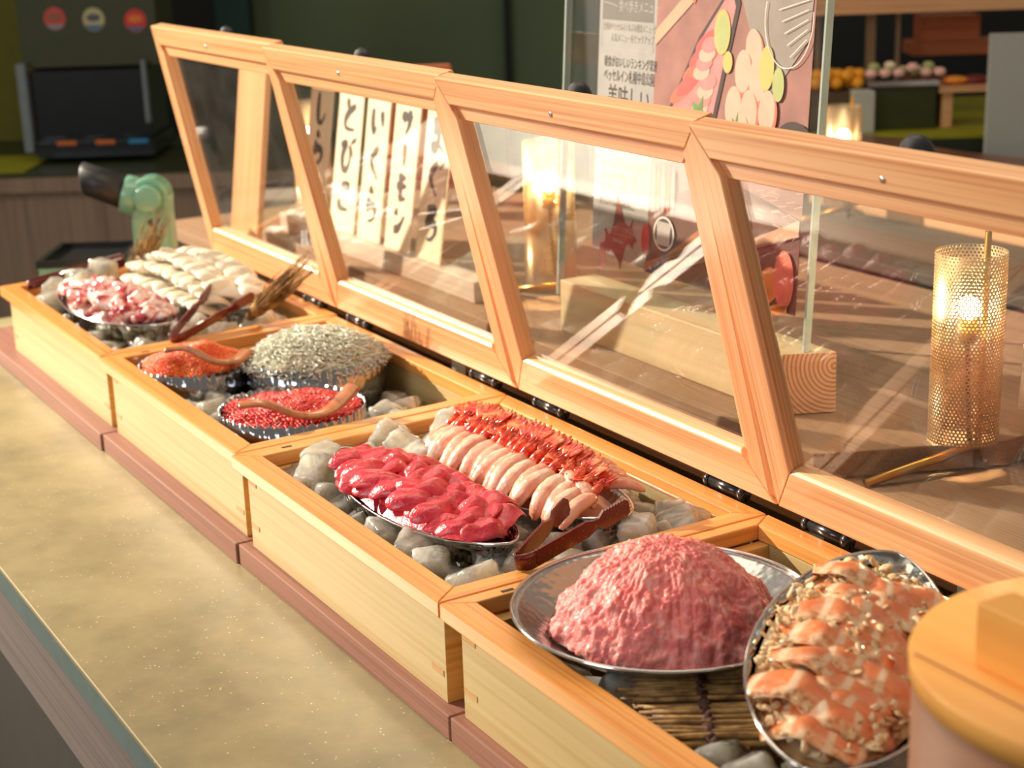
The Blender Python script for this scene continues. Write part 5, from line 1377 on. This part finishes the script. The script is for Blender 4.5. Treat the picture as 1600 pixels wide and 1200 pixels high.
MB().box(-.12, .14, 0, .2, .17, .20).build('stand_top', warmX, st, keep=True)
MB().box(-.10, -.05, .02, .18, 0.0005, .169).build('stand_leg', warmX, st, keep=True)
MB().ball((-.03, .08, .221), (.07, .05, .02), 14).build('orange_food', plain('orange_food', srgb(244, 150, 50), .5), st, keep=True)
MB().ball((.08, .10, .215), (.07, .05, .028), 14).build('red_food', plain('dark_red_food', srgb(110, 24, 24), .5), st, keep=True)
wbx = farthing('wall_shelf', 'terracotta wooden shelf in the dark background', 'shelf', 2.10, 8.6, .33)
MB().box(-.06, .4, 0, .25, 0, .065).build('shelf_board', terraX, wbx, keep=True)
wb2 = placed(MB().box(0, .3, 0, .18, 0, .13).build('wooden_box', terraX, None, keep=True), far(2.085, 8.63, .396)); tag(wb2, 'terracotta wooden box on the dark background shelf', 'box')
bn = placed(MB().box(0, .10, 0, .12, 0, .20).build('grey_container', grey_m, None, keep=True, bevel=.004), far(1.60, 7.9, .041)); tag(bn, 'grey square container left of the food tray in the background', 'container')
midw = wood('dark_oak', srgb(84, 66, 50), srgb(58, 44, 34), 0, 60, 0.75, 0.0)
mid = thing('middle_table', 'middle dark oak table with a dark walnut slab, behind the menu stand', 'table', (-3.0, 4.4, FLOOR))
MB().box(-3.45, 0.2, 3.1, 4.10, -0.24, -0.20).build('table_top', midw, mid, bevel=.004)
MB().box(-3.38, 0.1, 3.2, 4.05, FLOOR + .001, -0.2405).build('table_base', ashX, mid)
bn2 = MB(); bn2.box(-3.40, -1.7, 3.70, 4.06, 0.0, 0.03); bn2.box(-3.34, -1.8, 3.74, 4.02, -.1995, -.0003)
tag(bn2.build('low_bench', warmX, None, (-3.0, 4.1, -.1995)), 'low pale bench carrying the dark walnut slab in the background', 'bench')
sl = MB(); pts = [(-3.34, 3.78), (-3.1, 3.73), (-2.8, 3.78), (-2.4, 3.72), (-2.1, 3.77), (-1.85, 3.74), (-1.8, 3.9), (-2.2, 4.02), (-2.7, 3.96), (-3.0, 4.03), (-3.3, 3.98)]
sl.prism([(p.x, p.y) for p in catmull([(x, y, 0) for x, y in pts + [pts[0]]], 5)[:-1]], .0305, .09)
o = sl.build('walnut_slab', darkslab, None, (-3.0, 4.1, .0305), bevel=.006); tag(o, 'dark walnut slab with a wavy edge on the low background bench', 'slab')
wbk = placed(MB().box(0, .5, 0, .05, 0, .70).build('pale_block', beamw, None, keep=True, bevel=.006), far(1.13, 3.9, .0)); 
wbk.location = W(-0.165, 1.62, ZL + .0005); wbk.rotation_euler = (-math.radians(3), 0, 0); tag(wbk, 'tall pale wooden block at the right edge behind the nearest lid', 'block')
lamp3p = far(1.41, 7.0, -.199)
lamp(lamp3p[0], lamp3p[1], -.199, 'perforated brass lamp farthest back, right of the menu stand', (-.1, -.2), (-.03, -.02), power=2.0)
